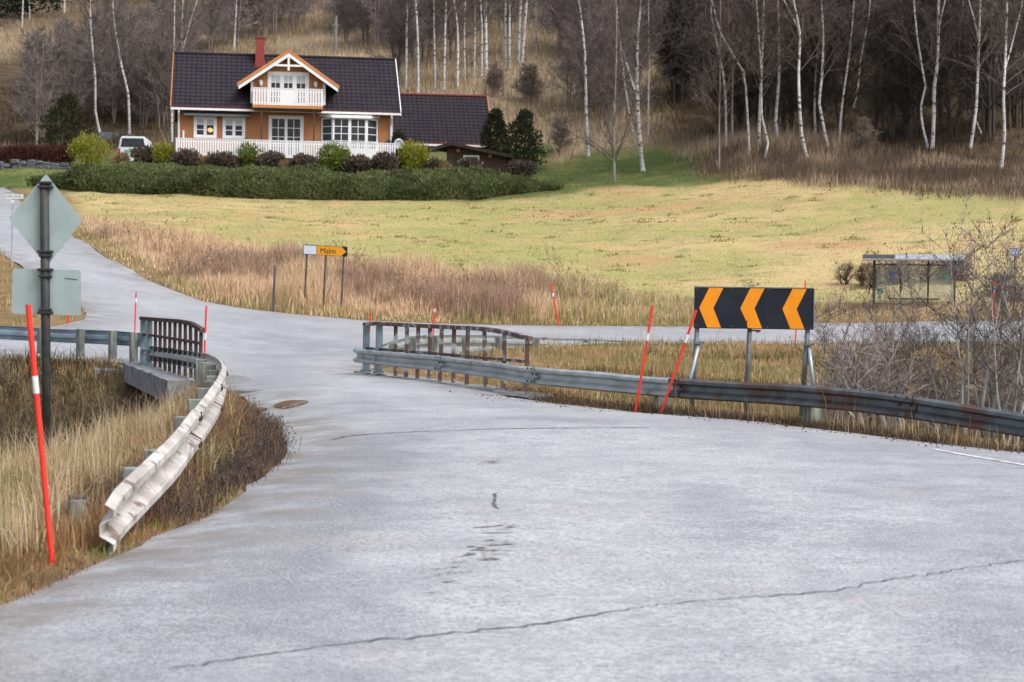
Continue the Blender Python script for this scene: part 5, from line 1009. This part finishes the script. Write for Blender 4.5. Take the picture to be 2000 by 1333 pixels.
# ================================================================== BIRCHES
m = mat('birch_bark', (.56, .555, .56), .75, (.36, .35, .345), 2.6, col3=(.05, .045, .042), scale3=2.6, lo3=.54, hi3=.64, stretch=(1.2, 1.2, 2.4))
mat('bark_grey', (.30, .27, .25), .8, (.17, .145, .13), 4, stretch=(1, 1, .3))
mat('bark_dark', (.06, .05, .045), .9, (.035, .03, .028), 4, stretch=(1, 1, .3))
ORD = ['first', 'second', 'third', 'fourth', 'fifth', 'sixth', 'seventh', 'eighth', 'ninth', 'tenth', 'eleventh', 'twelfth', 'thirteenth', 'fourteenth', 'fifteenth', 'sixteenth', 'seventeenth', 'eighteenth', 'nineteenth', 'twentieth', 'twenty-first', 'twenty-second', 'twenty-third', 'twenty-fourth', 'twenty-fifth', 'twenty-sixth']
SETS = [
 ('birches on the hilltop at the upper left', 'on the hilltop at upper left', [([(43,55),(45,0)],4,0),([(58,38),(57,0)],4,0),([(125,26),(126,0)],5,0)]),
 ('birches in the grove left of the house', 'in the grove left of the house', [([(195,262),(186,215),(186,160),(179,75),(176,20)],6.5,0),([(253,264),(250,182),(238,133),(224,50),(220,0)],6.5,0),([(336,280),(336,215),(340,120),(341,0)],6,0),([(356,200),(355,105),(357,0)],7,1),([(457,100),(458,77),(462,0)],4.5,0)]),
 ('birches on the tan slope above the garage', 'on the tan slope above the garage roof', [([(793,180),(794,90),(795,0)],6,0),([(817,184),(816,80),(812,0)],6,0),([(850,177),(848,60),(847,0)],5,0),([(867,179),(870,35),(871,0)],6,0),([(893,172),(894,70),(886,0)],7,0),([(908,162),(907,60),(909,0)],4,0),([(926,152),(928,40),(928,0)],5.5,0),([(941,152),(941,55),(938,0)],5,0),([(949,150),(949,70),(947,0)],9,0),([(987,137),(987,60),(987,0)],6,0),([(995,137),(995,60),(996,0)],6,0),([(1012,124),(1014,60),(1017,0)],8,0),([(1019,128),(1024,60),(1028,0)],8,0),([(1047,102),(1047,50),(1047,0)],5,0)]),
 ('birches on the lawn between garden and forest', 'on the lawn edge right of the garden', [([(1149,308),(1145,224),(1142,105),(1134,28),(1130,0)],9,0),([(1200,356),(1199,245),(1204,105),(1203,0)],7,2),([(1237,262),(1225,196),(1213,105),(1205,20)],5,0),([(1256,337),(1250,280),(1245,189),(1246,70),(1253,0)],11,1),([(1266,266),(1267,120),(1267,0)],5,0),([(1181,215),(1171,120),(1176,0)],4,0)]),
 ('birches along the edge of the right-hand forest', 'along the right forest edge', [([(1405,336),(1405,220),(1407,100)],4,2),([(1418,290),(1417,196),(1412,140),(1401,87),(1389,35)],6,0),([(1430,276),(1431,140),(1433,80),(1432,0)],5,0),([(1464,307),(1459,210),(1452,140),(1430,105),(1408,66)],6,0),([(1481,298),(1484,217),(1489,105),(1492,0)],8,0),([(1494,312),(1500,280),(1488,228),(1487,150),(1480,40)],6,0),([(1520,283),(1515,238),(1521,158),(1521,70),(1519,0)],8,0),([(1577,313),(1566,266),(1561,193),(1560,133),(1562,63),(1549,0)],8,1),([(1593,276),(1591,193),(1598,88),(1605,0)],6,0),([(1617,290),(1608,245),(1600,203),(1605,154),(1608,70),(1604,0)],7.5,0),([(1638,283),(1645,203),(1655,133),(1664,60),(1668,0)],6,0),([(1666,214),(1675,175),(1680,123),(1696,35),(1700,0)],5,0),([(1769,262),(1790,200),(1802,147),(1787,119),(1766,60),(1760,15)],5,0),([(1785,160),(1785,105),(1776,0)],5,0),([(1813,292),(1803,252),(1799,207),(1808,168),(1803,144),(1790,60)],6,0),([(1821,293),(1824,228),(1825,168),(1832,116),(1833,0)],9.5,1),([(1895,293),(1906,217),(1909,158),(1915,0)],7.5,1),([(1918,267),(1895,210),(1885,172),(1874,105),(1881,0)],5,0),([(1930,262),(1941,105),(1945,0)],4,2),([(1955,334),(1962,263),(1960,196),(1964,105),(1967,0)],8,1)]),
]
def birch(pts, wpx, kind, label, group, seed, place=None):
    rng = np.random.default_rng(seed); b = T(*pts[0]); d = b[1]; s = FPX / d
    P = [W(x, y, d + (0 if i == 0 else rng.normal(0, .18))) for i, (x, y) in enumerate(pts)]; P[0] = b.copy()
    top = P[-1]; Htot = rng.uniform(12.5, 16); dirv = nrm(P[-1] - P[-2]); dirv = nrm(dirv * .5 + [0, 0, .8])
    while P[-1][2] - b[2] < Htot: P.append(P[-1] + dirv * 2.2 + rng.normal(0, .12, 3))
    path = smooth_path(np.array(P) - b, .7); path = np.vstack([[path[0, 0], path[0, 1], path[0, 2] - .25], path]); k = len(path); r0 = max(.045, wpx / 2 / s * .84)
    rad = r0 * (1 - .82 * np.linspace(0, 1, k) ** 1.25); rad[0] *= 1.35; rad[1] *= 1.15
    o = empty('birch_tree', b, 0, label, 'birch tree', group)
    V, F, C = tubes(path[None], rad[None], np.array([[.6, .6, .6]]), 9); parts = [(V, F, C)]
    if kind == 1:   # second leader
        i = int(k * rng.uniform(.3, .5)); fp = path[i:i + max(6, k // 2)]; sgn = rng.choice([-1, 1]); sp = fp + np.column_stack([sgn * np.linspace(0, 1.6, len(fp)), np.linspace(0, .5, len(fp)), -np.linspace(0, .8, len(fp))])
        parts.append(tubes(sp[None], (rad[i] * .7 * (1 - .7 * np.linspace(0, 1, len(fp))))[None], np.array([[.6, .6, .6]]), 7))
    V, F, C = join(parts); link('trunk', arr_mesh('trunk', V, F, C, True), 'birch_bark' if kind != 2 else 'bark_grey', o)
    V, F, C = crown(rng, path, r0, nb=44 if kind != 2 else 52, start=.28 if kind != 2 else .12, blen=.25, elev=(35, 72), nsub=9, ntw=9, colb=(.15, .12, .11), colt=(.13, .105, .10), tw=.017, droop=.25)
    link('crown', arr_mesh('crown', V, F, C), 'twig', o); return o
sd_ = 100
for grp, where, lst in SETS:
    lst = sorted(lst, key=lambda t: t[0][0][0])
    for i, (pts, wpx, kind) in enumerate(lst):
        adj = 'grey twiggy' if kind == 2 else ('forked white' if kind == 1 else ('stout white' if wpx >= 8 else ('slim white' if wpx <= 5 else 'white')))
        bend = max(abs(pts[-1][0] - pts[0][0]), 0); 
        if kind == 0 and len(pts) >= 5: adj = 'crooked ' + adj
        sd_ += 1; birch(pts, wpx, kind, f'{adj} birch, {ORD[i]} from the left {where}', grp, sd_)
# ================================================================== WOOD MASS (bare trees that read as one mass)
def bare_variant(seed, colb, colt, Hh=10, stems=3, nb=26, tw=.03, nsub=8, ntw=7, blen=.3):
    rng = np.random.default_rng(seed); parts = []
    for s in range(stems):
        a = rng.uniform(0, 6.28); t = np.linspace(0, 1, 8)[:, None]; h = Hh * rng.uniform(.7, 1.05); lean = rng.uniform(.03, .2) if stems > 1 else .03
        path = np.column_stack([np.cos(a) * lean * h * t[:, 0] ** 1.4 + .25 * np.cos(a), np.sin(a) * lean * h * t[:, 0] ** 1.4 + .25 * np.sin(a), h * t[:, 0] - .3]) + np.cumsum(rng.normal(0, .06, (8, 3)), 0) * [1, 1, 0]
        parts.append(tubes(path[None], (.10 * (1 - .85 * t[:, 0]))[None], np.array([colb]), 5)); parts.append(crown(rng, path, .09, nb=nb, start=.12, blen=blen, elev=(20, 65), nsub=nsub, ntw=ntw, colb=colb, colt=colt, tw=tw, droop=.1, tl=.9))
    return join(parts)
def wood(name, seed, variants, bases, label, smin=.7, smax=1.2, cat='wood', tint=.18):
    """one object: a point cloud whose points carry the bare tree meshes as geometry-node instances"""
    rng = np.random.default_rng(seed); n = len(bases); sc = rng.uniform(smin, smax, n); objs = []
    for k, (V, F, C) in enumerate(variants):
        o = bpy.data.objects.new('bare_tree_form', arr_mesh('bare_tree_form', V, F, np.clip(C * (1 + rng.normal(0, tint)), .01, 1))); o.data.materials.append(MATS['twig']); objs.append(o)
    me = bpy.data.meshes.new(name); me.from_pydata([tuple(map(float, b)) for b in bases], [], [])
    a = me.attributes.new('rot', 'FLOAT_VECTOR', 'POINT'); a.data.foreach_set('vector', np.column_stack([np.zeros(n), np.zeros(n), rng.uniform(0, 6.28, n)]).astype(np.float32).ravel())
    a = me.attributes.new('scl', 'FLOAT_VECTOR', 'POINT'); a.data.foreach_set('vector', np.column_stack([sc, sc, sc * rng.uniform(.85, 1.15, n)]).astype(np.float32).ravel())
    a = me.attributes.new('form', 'INT', 'POINT'); a.data.foreach_set('value', rng.integers(0, len(objs), n).astype(np.int32))
    ng = bpy.data.node_groups.new(name, 'GeometryNodeTree'); ng.interface.new_socket('Geometry', in_out='INPUT', socket_type='NodeSocketGeometry'); ng.interface.new_socket('Geometry', in_out='OUTPUT', socket_type='NodeSocketGeometry')
    N, L = ng.nodes, ng.links; gi, go_ = N.new('NodeGroupInput'), N.new('NodeGroupOutput'); ip = N.new('GeometryNodeInstanceOnPoints'); jn = N.new('GeometryNodeJoinGeometry')
    for o in objs:
        oi = N.new('GeometryNodeObjectInfo'); oi.inputs['Object'].default_value = o; oi.inputs['As Instance'].default_value = True; L.new(oi.outputs['Geometry'], jn.inputs[0])
    def na(nm, ty):
        x = N.new('GeometryNodeInputNamedAttribute'); x.data_type = ty; x.inputs['Name'].default_value = nm; return x.outputs[0]
    L.new(gi.outputs[0], ip.inputs['Points']); L.new(jn.outputs[0], ip.inputs['Instance']); ip.inputs['Pick Instance'].default_value = True
    L.new(na('form', 'INT'), ip.inputs['Instance Index']); L.new(na('rot', 'FLOAT_VECTOR'), ip.inputs['Rotation']); L.new(na('scl', 'FLOAT_VECTOR'), ip.inputs['Scale']); L.new(ip.outputs[0], go_.inputs[0])
    ob = link(name, me, 'twig'); md = ob.modifiers.new('scatter', 'NODES'); md.node_group = ng
    return tag(ob, label, cat, None, 'stuff')
def bases(rng, n, poly, dmin=0):
    out = []; A = np.array(poly, float)
    while len(out) < n:
        p = rng.uniform(A.min(0), A.max(0))
        if inside(p[None], A)[0]: out.append(T(p[0], p[1]))
    return out
rng = np.random.default_rng(9)
vG = [bare_variant(1 + i, (.18, .155, .145), (.165, .14, .13), 9.5, 3, 20) for i in range(6)]
vP = [bare_variant(11 + i, (.22, .19, .185), (.21, .18, .175), 11, 2, 30, tw=.026, ntw=9) for i in range(6)]
vD = [bare_variant(21 + i, (.085, .073, .068), (.085, .072, .067), 11.5, 3, 20) for i in range(6)]
wood('grove_thicket', 1, vG, bases(rng, 46, [(110,248),(140,190),(330,170),(345,252),(150,258)]) + bases(rng, 8, [(60,290),(100,220),(150,285)]) + bases(rng, 22, [(110,150),(330,100),(420,60),(420,110),(330,170),(140,190)]), 'grey-brown thicket of bare trees left of the house', .55, .85)
wood('ridge_wood', 2, vP, bases(rng, 150, [(770,165),(900,110),(1040,80),(1280,180),(1290,-60),(760,-40)]) + bases(rng, 40, [(430,95),(600,60),(600,20),(430,0)]) + bases(rng, 34, [(640,90),(790,110),(780,0),(720,0)]) + bases(rng, 14, [(1090,240),(1180,260),(1280,200),(1090,150)]), 'purplish bare wood on the ridge behind house and garage', .6, 1.05)
wood('forest_depth', 3, vD, bases(rng, 74, [(1300,190),(1420,270),(1640,262),(2060,270),(2080,-80),(1290,-80)]) + bases(rng, 16, [(1400,280),(1640,275),(2050,300),(2050,270),(1420,260)]), 'dark bare forest behind the right-hand birches', .6, 1.1)
# conifers at the upper left, one mass against the hilltop
def conifer(rng, b, h, r, col):
    n = 900; t = rng.uniform(.05, 1, n) ** .8; a = rng.uniform(0, 6.28, n); rr = r * (1 - t) * rng.uniform(.3, 1.05, n) + .05; z = h * t
    p0 = np.column_stack([np.zeros(n), np.zeros(n), z]) + b; p1 = np.column_stack([np.cos(a) * rr, np.sin(a) * rr, z - rr * .35]) + b
    return ribbons(p0 * .35 + p1 * .65, p1 + rng.normal(0, .12, (n, 3)), np.full(n, .34), np.array(col) * (1 + rng.normal(0, .3, (n, 1))), rng)
cb = bases(rng, 34, [(-40,75),(60,48),(190,18),(330,2),(330,-60),(-40,-60)]); stuff_mesh('spruce_wood', [conifer(rng, b, rng.uniform(9, 15), rng.uniform(1.8, 2.6), (.022, .03, .022)) for b in cb], 'twig', 'dark spruce wood on the hilltop at the upper left', 'wood')
# big dark multi-stem willow at the forest edge, and a round bush on the slope
def named_tree(name, px, py, V, label, cat, group=None, sc=1., tint=1., rz=0):
    b = T(px, py); o = empty(name, b, rz, label, cat, group); v, f, c = V; link('crown', arr_mesh('crown', v * sc, f, np.clip(c * tint, 0, 1)), 'twig', o); return o
rw_ = np.random.default_rng(8); tr = []; stems_p = []
for s in range(6):
    a = s * 1.05 + .3; t = np.linspace(0, 1, 9); h = rw_.uniform(8, 11); path = np.column_stack([np.cos(a) * 2.6 * t ** 1.2 + .3 * np.cos(a), np.sin(a) * 1.6 * t ** 1.2 + .3 * np.sin(a), h * t - .3]) + np.cumsum(rw_.normal(0, .07, (9, 3)), 0)
    stems_p.append(tubes(path[None], (.24 * (1 - .85 * t))[None], np.array([[.04, .036, .035]]), 7)); tr.append(crown(rw_, path, .2, nb=34, start=.15, blen=.3, elev=(15, 65), nsub=9, ntw=8, colb=(.07, .063, .065), colt=(.08, .072, .074), tw=.032, droop=.1, tl=.9))
b = T(1335, 195); wt = empty('willow_tree', b, 0, 'broad dark many-stemmed tree at the left end of the forest', 'tree'); V, F, C = join(stems_p); link('trunk', arr_mesh('trunk', V, F, C, True), 'bark_dark', wt); V, F, C = join(tr); link('crown', arr_mesh('crown', V, F, C), 'twig', wt)
for k, (px, py, sc, lab) in enumerate([(1030,205,.42,'round grey-brown bush on the tan slope above the evergreens'),(965,190,.30,'smaller bare bush on the slope left of the round bush'),(1095,300,.26,'low bare bush at the lawn corner beside the leftmost lawn birch'),(1690,300,.24,'low brown brush mound under the forest birches')]):
    v, f, c = bare_variant(51 + k, (.27, .22, .185), (.26, .21, .175), 8.5, 6, 22, tw=.05, blen=.36); b = T(px, py); o = empty('bare_bush', b, 0, lab, 'bush', 'bare bushes on the slope'); link('branches', arr_mesh('branches', v * [sc * 1.2, sc * 1.2, sc], f, c), 'twig', o)
# ================================================================== GARDEN SHRUBS
def leaf_cloud(rng, n, c, rad, size, cols, wts, shell=.55, up=.4):
    d = nrm(rng.normal(0, 1, (n, 3))); d[:, 2] = np.where(d[:, 2] < -.25, -d[:, 2], d[:, 2]); rr = (shell + (1 - shell) * rng.random(n)) * (1 + .22 * (vnoise(d[:, :2] * 2 + d[:, 2:3], 1.7, int(rng.integers(99))) - .5) * 2)
    p = np.array(c) + d * rr[:, None] * np.array(rad); t = nrm(d + rng.normal(0, .6, (n, 3)) + [0, 0, up]); L = size * rng.uniform(.6, 1.5, n); C = pal(rng, n, cols, wts, .25) 
    return ribbons(p, p + t * (L * .6)[:, None], L * .45, C, rng, p + t * L[:, None])
def shrub(name, px, py, wpx, hpx, label, cat, group, cols, wts, n, size, seed, cone=False, stemcol=(.07, .05, .04), tall=1.):
    rng = np.random.default_rng(seed); b = T(px, py); s = FPX / b[1]; rx, h = wpx / 2 / s * 1.12, hpx / s * 1.22; o = empty(name, b, 0, label, cat, group)
    if cone:
        parts = []
        for i in range(6): f = i / 5; parts.append(leaf_cloud(rng, n // 6, (rng.normal(0, .08), 0, h * (.12 + .72 * f)), (rx * (1.15 - .72 * f ** 2.2), rx * (1.1 - .7 * f ** 2.2), h * .2), size, cols, wts, .6, .8))
        V, F, C = join(parts)
    else:
        parts = [leaf_cloud(rng, n // 3, (0, 0, h * .08), (rx * .82, rx * .82, h * .45), size, cols, wts, .3), leaf_cloud(rng, n // 2, (0, 0, h * .42), (rx * .95, rx * .95, h * .55), size, cols, wts)]
        for i in range(7): a = rng.uniform(0, 6.28); parts.append(leaf_cloud(rng, n // 12, (math.cos(a) * rx * .6, math.sin(a) * rx * .45, h * rng.uniform(.2, .62)), (rx * rng.uniform(.35, .6), rx * .5, h * rng.uniform(.3, .48)), size, cols, wts))
        V, F, C = join(parts)
    link('foliage', arr_mesh('foliage', V, F, C), 'blade', o)
    mb = MB()
    for i in range(5): a = i * 1.26; mb.tube([(0, 0, -.15), (math.cos(a) * rx * .3, math.sin(a) * rx * .3, h * .3), (math.cos(a) * rx * .5, math.sin(a) * rx * .5, h * .7)], [.022, .018, .008], 5)
    st = mb.build('stems', 'bark_dark', o); st['kind'] = 'stuff'; return o
YG, YGW = [(.26, .29, .04), (.36, .33, .05), (.19, .24, .04), (.42, .30, .05)], [4, 3, 3, 1]
for i, (px, py, w_, h_, lab) in enumerate([(178,328,76,54,'large yellow-green shrub left of the white van'),(322,328,40,40,'yellow-green shrub at the left corner of the house veranda'),(488,331,58,48,'round green shrub before the veranda fence, below the left windows and dormer'),(652,335,60,46,'round green shrub in front of the bay window'),(808,340,54,52,'bright yellow-green shrub right of the veranda corner, before the garage')]):
    shrub('leafy_shrub', px, py, w_, h_, lab, 'shrub', 'yellow-green garden shrubs', YG if i not in (2, 3) else [(.15, .20, .035), (.22, .26, .045), (.10, .14, .03)], YGW if i not in (2, 3) else [3, 3, 2], 2600, .11, 300 + i)
BRC, BRW = [(.12, .092, .075), (.16, .12, .095), (.09, .07, .06), (.22, .165, .125)], [3, 3, 3, 1]
for i, (px, py, w_, h_, lab) in enumerate([(286,326,46,36,'dark brown domed shrub in front of the right side of the van'),(364,331,46,36,'brown domed shrub under the left veranda end'),(432,333,48,34,'brown domed shrub, second under the veranda fence, left of the round green shrub'),(527,335,44,34,'brown domed shrub just right of the first round green shrub'),(592,337,46,32,'brown domed shrub midway between the two round green shrubs'),(697,339,44,34,'brown domed shrub right of the bay window shrub'),(748,341,46,38,'brown domed shrub under the right veranda corner'),(838,343,44,32,'brown domed shrub right of the bright shrub before the garage'),(916,348,40,36,'brown domed shrub in front of the shed window'),(1018,350,40,34,'brown domed shrub at the right end of the garden by the evergreen')]):
    shrub('brown_shrub', px, py, w_ * 1.15, h_ * .86, lab, 'shrub', 'brown domed garden shrubs', BRC, BRW, 2200, .14, 330 + i)
for i, (px, py, w_, h_, lab) in enumerate([(238,326,28,24,'small tan tuft shrub before the van bumper'),(397,333,28,22,'small tan shrub under the veranda near the left windows'),(560,337,26,20,'small tan shrub under the french door'),(866,346,30,26,'small tan shrub left of the shed'),(948,350,30,12,'low tan plant at the foot of the shed')]):
    shrub('tan_shrub', px, py, w_, h_, lab, 'shrub', 'small tan garden shrubs', [(.30, .20, .09), (.38, .27, .13), (.22, .14, .07)], [3, 2, 2], 900, .09, 360 + i)
EV, EVW = [(.03, .04, .022), (.042, .052, .026), (.058, .06, .03), (.075, .058, .032)], [3, 3, 2, 1]
for i, (px, py, w_, h_, lab, cn) in enumerate([(128,322,92,110,'dark pyramid evergreen left of the yellow-green shrub',True),(966,322,54,84,'dark evergreen behind the shed, left of a larger one',True),(1020,338,68,94,'taller dark evergreen right of the shed',True),(776,330,44,56,'dark rounded evergreen below the satellite dish',False)]):
    shrub('evergreen', px, py, w_, h_, lab, 'evergreen', 'dark garden evergreens', EV, EVW, 3600, .16, 380 + i, cn)
# juniper hedge
HP = smooth_path([T(x, y)[:2] + [0, 1.9] for x, y in [(66,366),(180,374),(300,381),(450,386),(600,390),(750,391),(850,391),(960,387),(1040,382),(1078,378)]], .4); rng = np.random.default_rng(41); parts = []
hb = ground3(HP[:1])[0]; n = 125000; i = rng.integers(0, len(HP), n); u = rng.uniform(-1, 1, n); pxh = 1000 + HP[i, 0] / HP[i, 1] * FPX
endt = np.clip(np.minimum(i, len(HP) - 1 - i) / 8., .25, 1); wd = 2.2 * endt ** .6; q = HP[i] + np.column_stack([rng.normal(0, .3, n), u * wd]); z = H(q)
topz = (1.0 + .12 * u + .55 * (fbm(q * [1, 1.4], .55, 81) - .5) * 2 + .2 * (fbm(q, 1.6, 83) - .5)) * np.sqrt(np.clip(1 - (np.abs(u)) ** 3.2, .03, 1)) * endt ** .8 * np.interp(pxh, [60, 900, 1080], [1, 1, .8])
zz = z + topz * np.where(rng.random(n) < .55, rng.uniform(.86, 1.05, n), rng.uniform(.02, 1, n)); P = np.column_stack([q, zz]); t = nrm(np.column_stack([rng.normal(0, .5, n), -.5 * np.sign(-u) * np.abs(u) * 0 + u * .6 + rng.normal(0, .4, n), rng.uniform(.1, 1, n)])); L = .15 * rng.uniform(.6, 1.5, n)
gv = sstep(.35, .65, fbm(q, .7, 85)); Cc = pal(rng, n, [(.08, .105, .042), (.11, .135, .05), (.145, .155, .062), (.18, .165, .08)], [4, 4, 3, 1], .18) * (.8 + .5 * gv)[:, None]
V, F, C = ribbons(P, P + t * (L * 1.1)[:, None], L * .5, Cc, rng); ho = empty('juniper_hedge', hb, 0, 'long low dark green juniper hedge between the field and the garden', 'hedge'); link('foliage', arr_mesh('foliage', V - hb, F, C), 'blade', ho)
mb = MB()
for k in range(0, len(HP), 3):
    p = np.array([HP[k, 0], HP[k, 1], Hz(*HP[k])]) - hb; mb.tube([p - [0, 0, .1], p + [rng.normal(0, .2), rng.normal(0, .2), .7]], [.05, .02], 5)
st = mb.build('stems', 'bark_dark', ho); st['kind'] = 'stuff'
# red-brown clipped hedge at left
x0, x1 = W(-40, 310, 121)[0], W(142, 310, 121)[0]; n = 9000; q = np.column_stack([rng.uniform(x0, x1, n), 121.2 + rng.uniform(-.5, .5, n)]); zb = H(q); zz = zb + .1 + 1.0 * rng.random(n) ** .7; P = np.column_stack([q, zz]); t = nrm(np.column_stack([rng.normal(0, .4, n), rng.normal(0, .4, n), np.ones(n)])); c0 = np.array([(x0 + x1) / 2, 121.2, Hz((x0 + x1) / 2, 121.2)])
V, F, C = ribbons(P, P + t * .16, np.full(n, .035), pal(rng, n, [(.10, .035, .03), (.14, .05, .04), (.07, .03, .028)], [3, 2, 2], .25), rng, P + t * .3); rh = empty('red_hedge', c0, 0, 'clipped reddish-brown hedge above the stone wall at left', 'hedge'); link('foliage', arr_mesh('foliage', V - c0, F, C), 'blade', rh)
# ================================================================== NEAR BARE SHRUBS BEHIND THE RIGHT GUARDRAIL
def near_shrub(px, d, h, stems, label, seed, pale=.0):
    rng = np.random.default_rng(seed); x = (px - 1000) / FPX * d; z = Hz(x, d); o = empty('bare_sapling', (x, d, z), 0, label, 'sapling', 'bare saplings behind the right guardrail'); tp = []; cp = []
    for s in range(stems):
        a = rng.uniform(0, 6.28); t = np.linspace(0, 1, 9); hh = h * rng.uniform(.7, 1.02); ln = rng.uniform(.08, .38); path = np.column_stack([np.cos(a) * (ln * hh * t ** 1.1 + .05), np.sin(a) * (ln * hh * t ** 1.1 + .05), hh * t - .12]) + np.cumsum(rng.normal(0, .022, (9, 3)), 0) * [1, 1, .3]
        r0 = rng.uniform(.013, .026); tp.append(tubes(path[None], (r0 * (1 - .85 * t))[None], np.array([[.4, .4, .4]]), 6)); cp.append(crown(rng, path, r0, nb=12, start=.25, blen=.25, elev=(20, 68), nsub=6, ntw=4, colb=(.19, .17, .16), colt=(.15, .12, .11), tw=.0052, droop=.05, tl=.42))
    V, F, C = join(tp); link('stems', arr_mesh('stems', V, F, C, True), 'sapling_bark', o); V, F, C = join(cp)
    k = len(V) // 260; ii = rng.integers(0, len(V), 240); lv = ribbons(V[ii], V[ii] + rng.normal(0, .02, (240, 3)) - [0, 0, .025], np.full(240, .022), pal(rng, 240, [(.12, .08, .06), (.09, .065, .055)], [1, 1]), rng)
    V, F, C = join([(V, F, C), lv]); link('crown', arr_mesh('crown', V, F, C), 'twig', o); return o
mat('sapling_bark', (.40, .41, .40), .7, (.24, .24, .23), 6, stretch=(1, 1, .4), col3=(.12, .10, .09), scale3=5, lo3=.55, hi3=.7)
NS = [(1664,30.5,2.1,3,'low bare sapling clump nearest the chevron board'),(1692,29.5,2.7,2,'bare sapling with pale stems, second clump right of the chevron board'),(1740,28.2,1.75,3,'pale-stemmed sapling clump in front of the left bus shelter post'),(1772,28.0,1.75,3,'pale forked sapling before the middle of the bus shelter'),(1822,29.0,1.7,3,'sapling clump before the right half of the bus shelter'),(1872,28.5,3.3,2,'tall bare sapling covering the right end of the bus shelter'),(1900,27.5,3.4,3,'tall bare sapling just right of the bus shelter'),(1935,28.0,3.0,5,'bare sapling clump between bus shelter and bus stop sign'),(1975,27.0,3.2,4,'bare sapling below the bus stop sign at the right edge'),(2030,27.5,3.3,5,'bare sapling at the outer right edge of the picture')]
for i, (px, d, h, st_, lab) in enumerate(NS): near_shrub(px, d, h, st_, lab, 500 + i)
rng = np.random.default_rng(66); vT = [bare_variant(71 + i, (.21, .185, .175), (.19, .165, .155), 1.7, 5, 9, tw=.009, nsub=6, ntw=5, blen=.38) for i in range(4)]
for k in range(4):
    v, f, c = vT[k]; vT[k] = (v * [1, 1, 1], f, c)
bs_ = []
for k in range(22):
    px, d = rng.uniform(1620, 2080), rng.uniform(27, 34.5)
    if px < 1860 and rng.random() < .45: continue
    x = (px - 1000) / FPX * d; bs_.append((x, d, Hz(x, d)))
tk = wood('twig_thicket', 6, vT, bs_, 'dark tangle of bare twigs in the gully behind the right guardrail', .5, .85, 'thicket')
bs_ = []
for k in range(24):
    px = rng.uniform(1640, 2060); d = rng.uniform(71.5, 76) if px > 1890 else rng.uniform(77.5, 79); x = (px - 1000) / FPX * d; bs_.append((x, d, Hz(x, d)))
vB = [bare_variant(81 + i, (.15, .11, .095), (.15, .11, .09), 2.2, 4, 10, tw=.022, nsub=6, ntw=5, blen=.4) for i in range(3)]
bs_ = [b for b in bs_ if not (12.6 < b[0] < 17.8 and 71 < b[1] < 76.3)]
wood('roadside_brush', 7, vB, bs_, 'low brown brush around the bus shelter beyond the back road', .3, .5, 'brush')
for o in bpy.data.objects:
    if o.parent and o.name.split('.')[0] in ('lap_bolts', 'muntins', 'bolts', 'lettering', 'stamp', 'casement', 'bus_symbol', 'gable_truss', 'rim', 'roof_tiles'): o['kind'] = 'stuff'
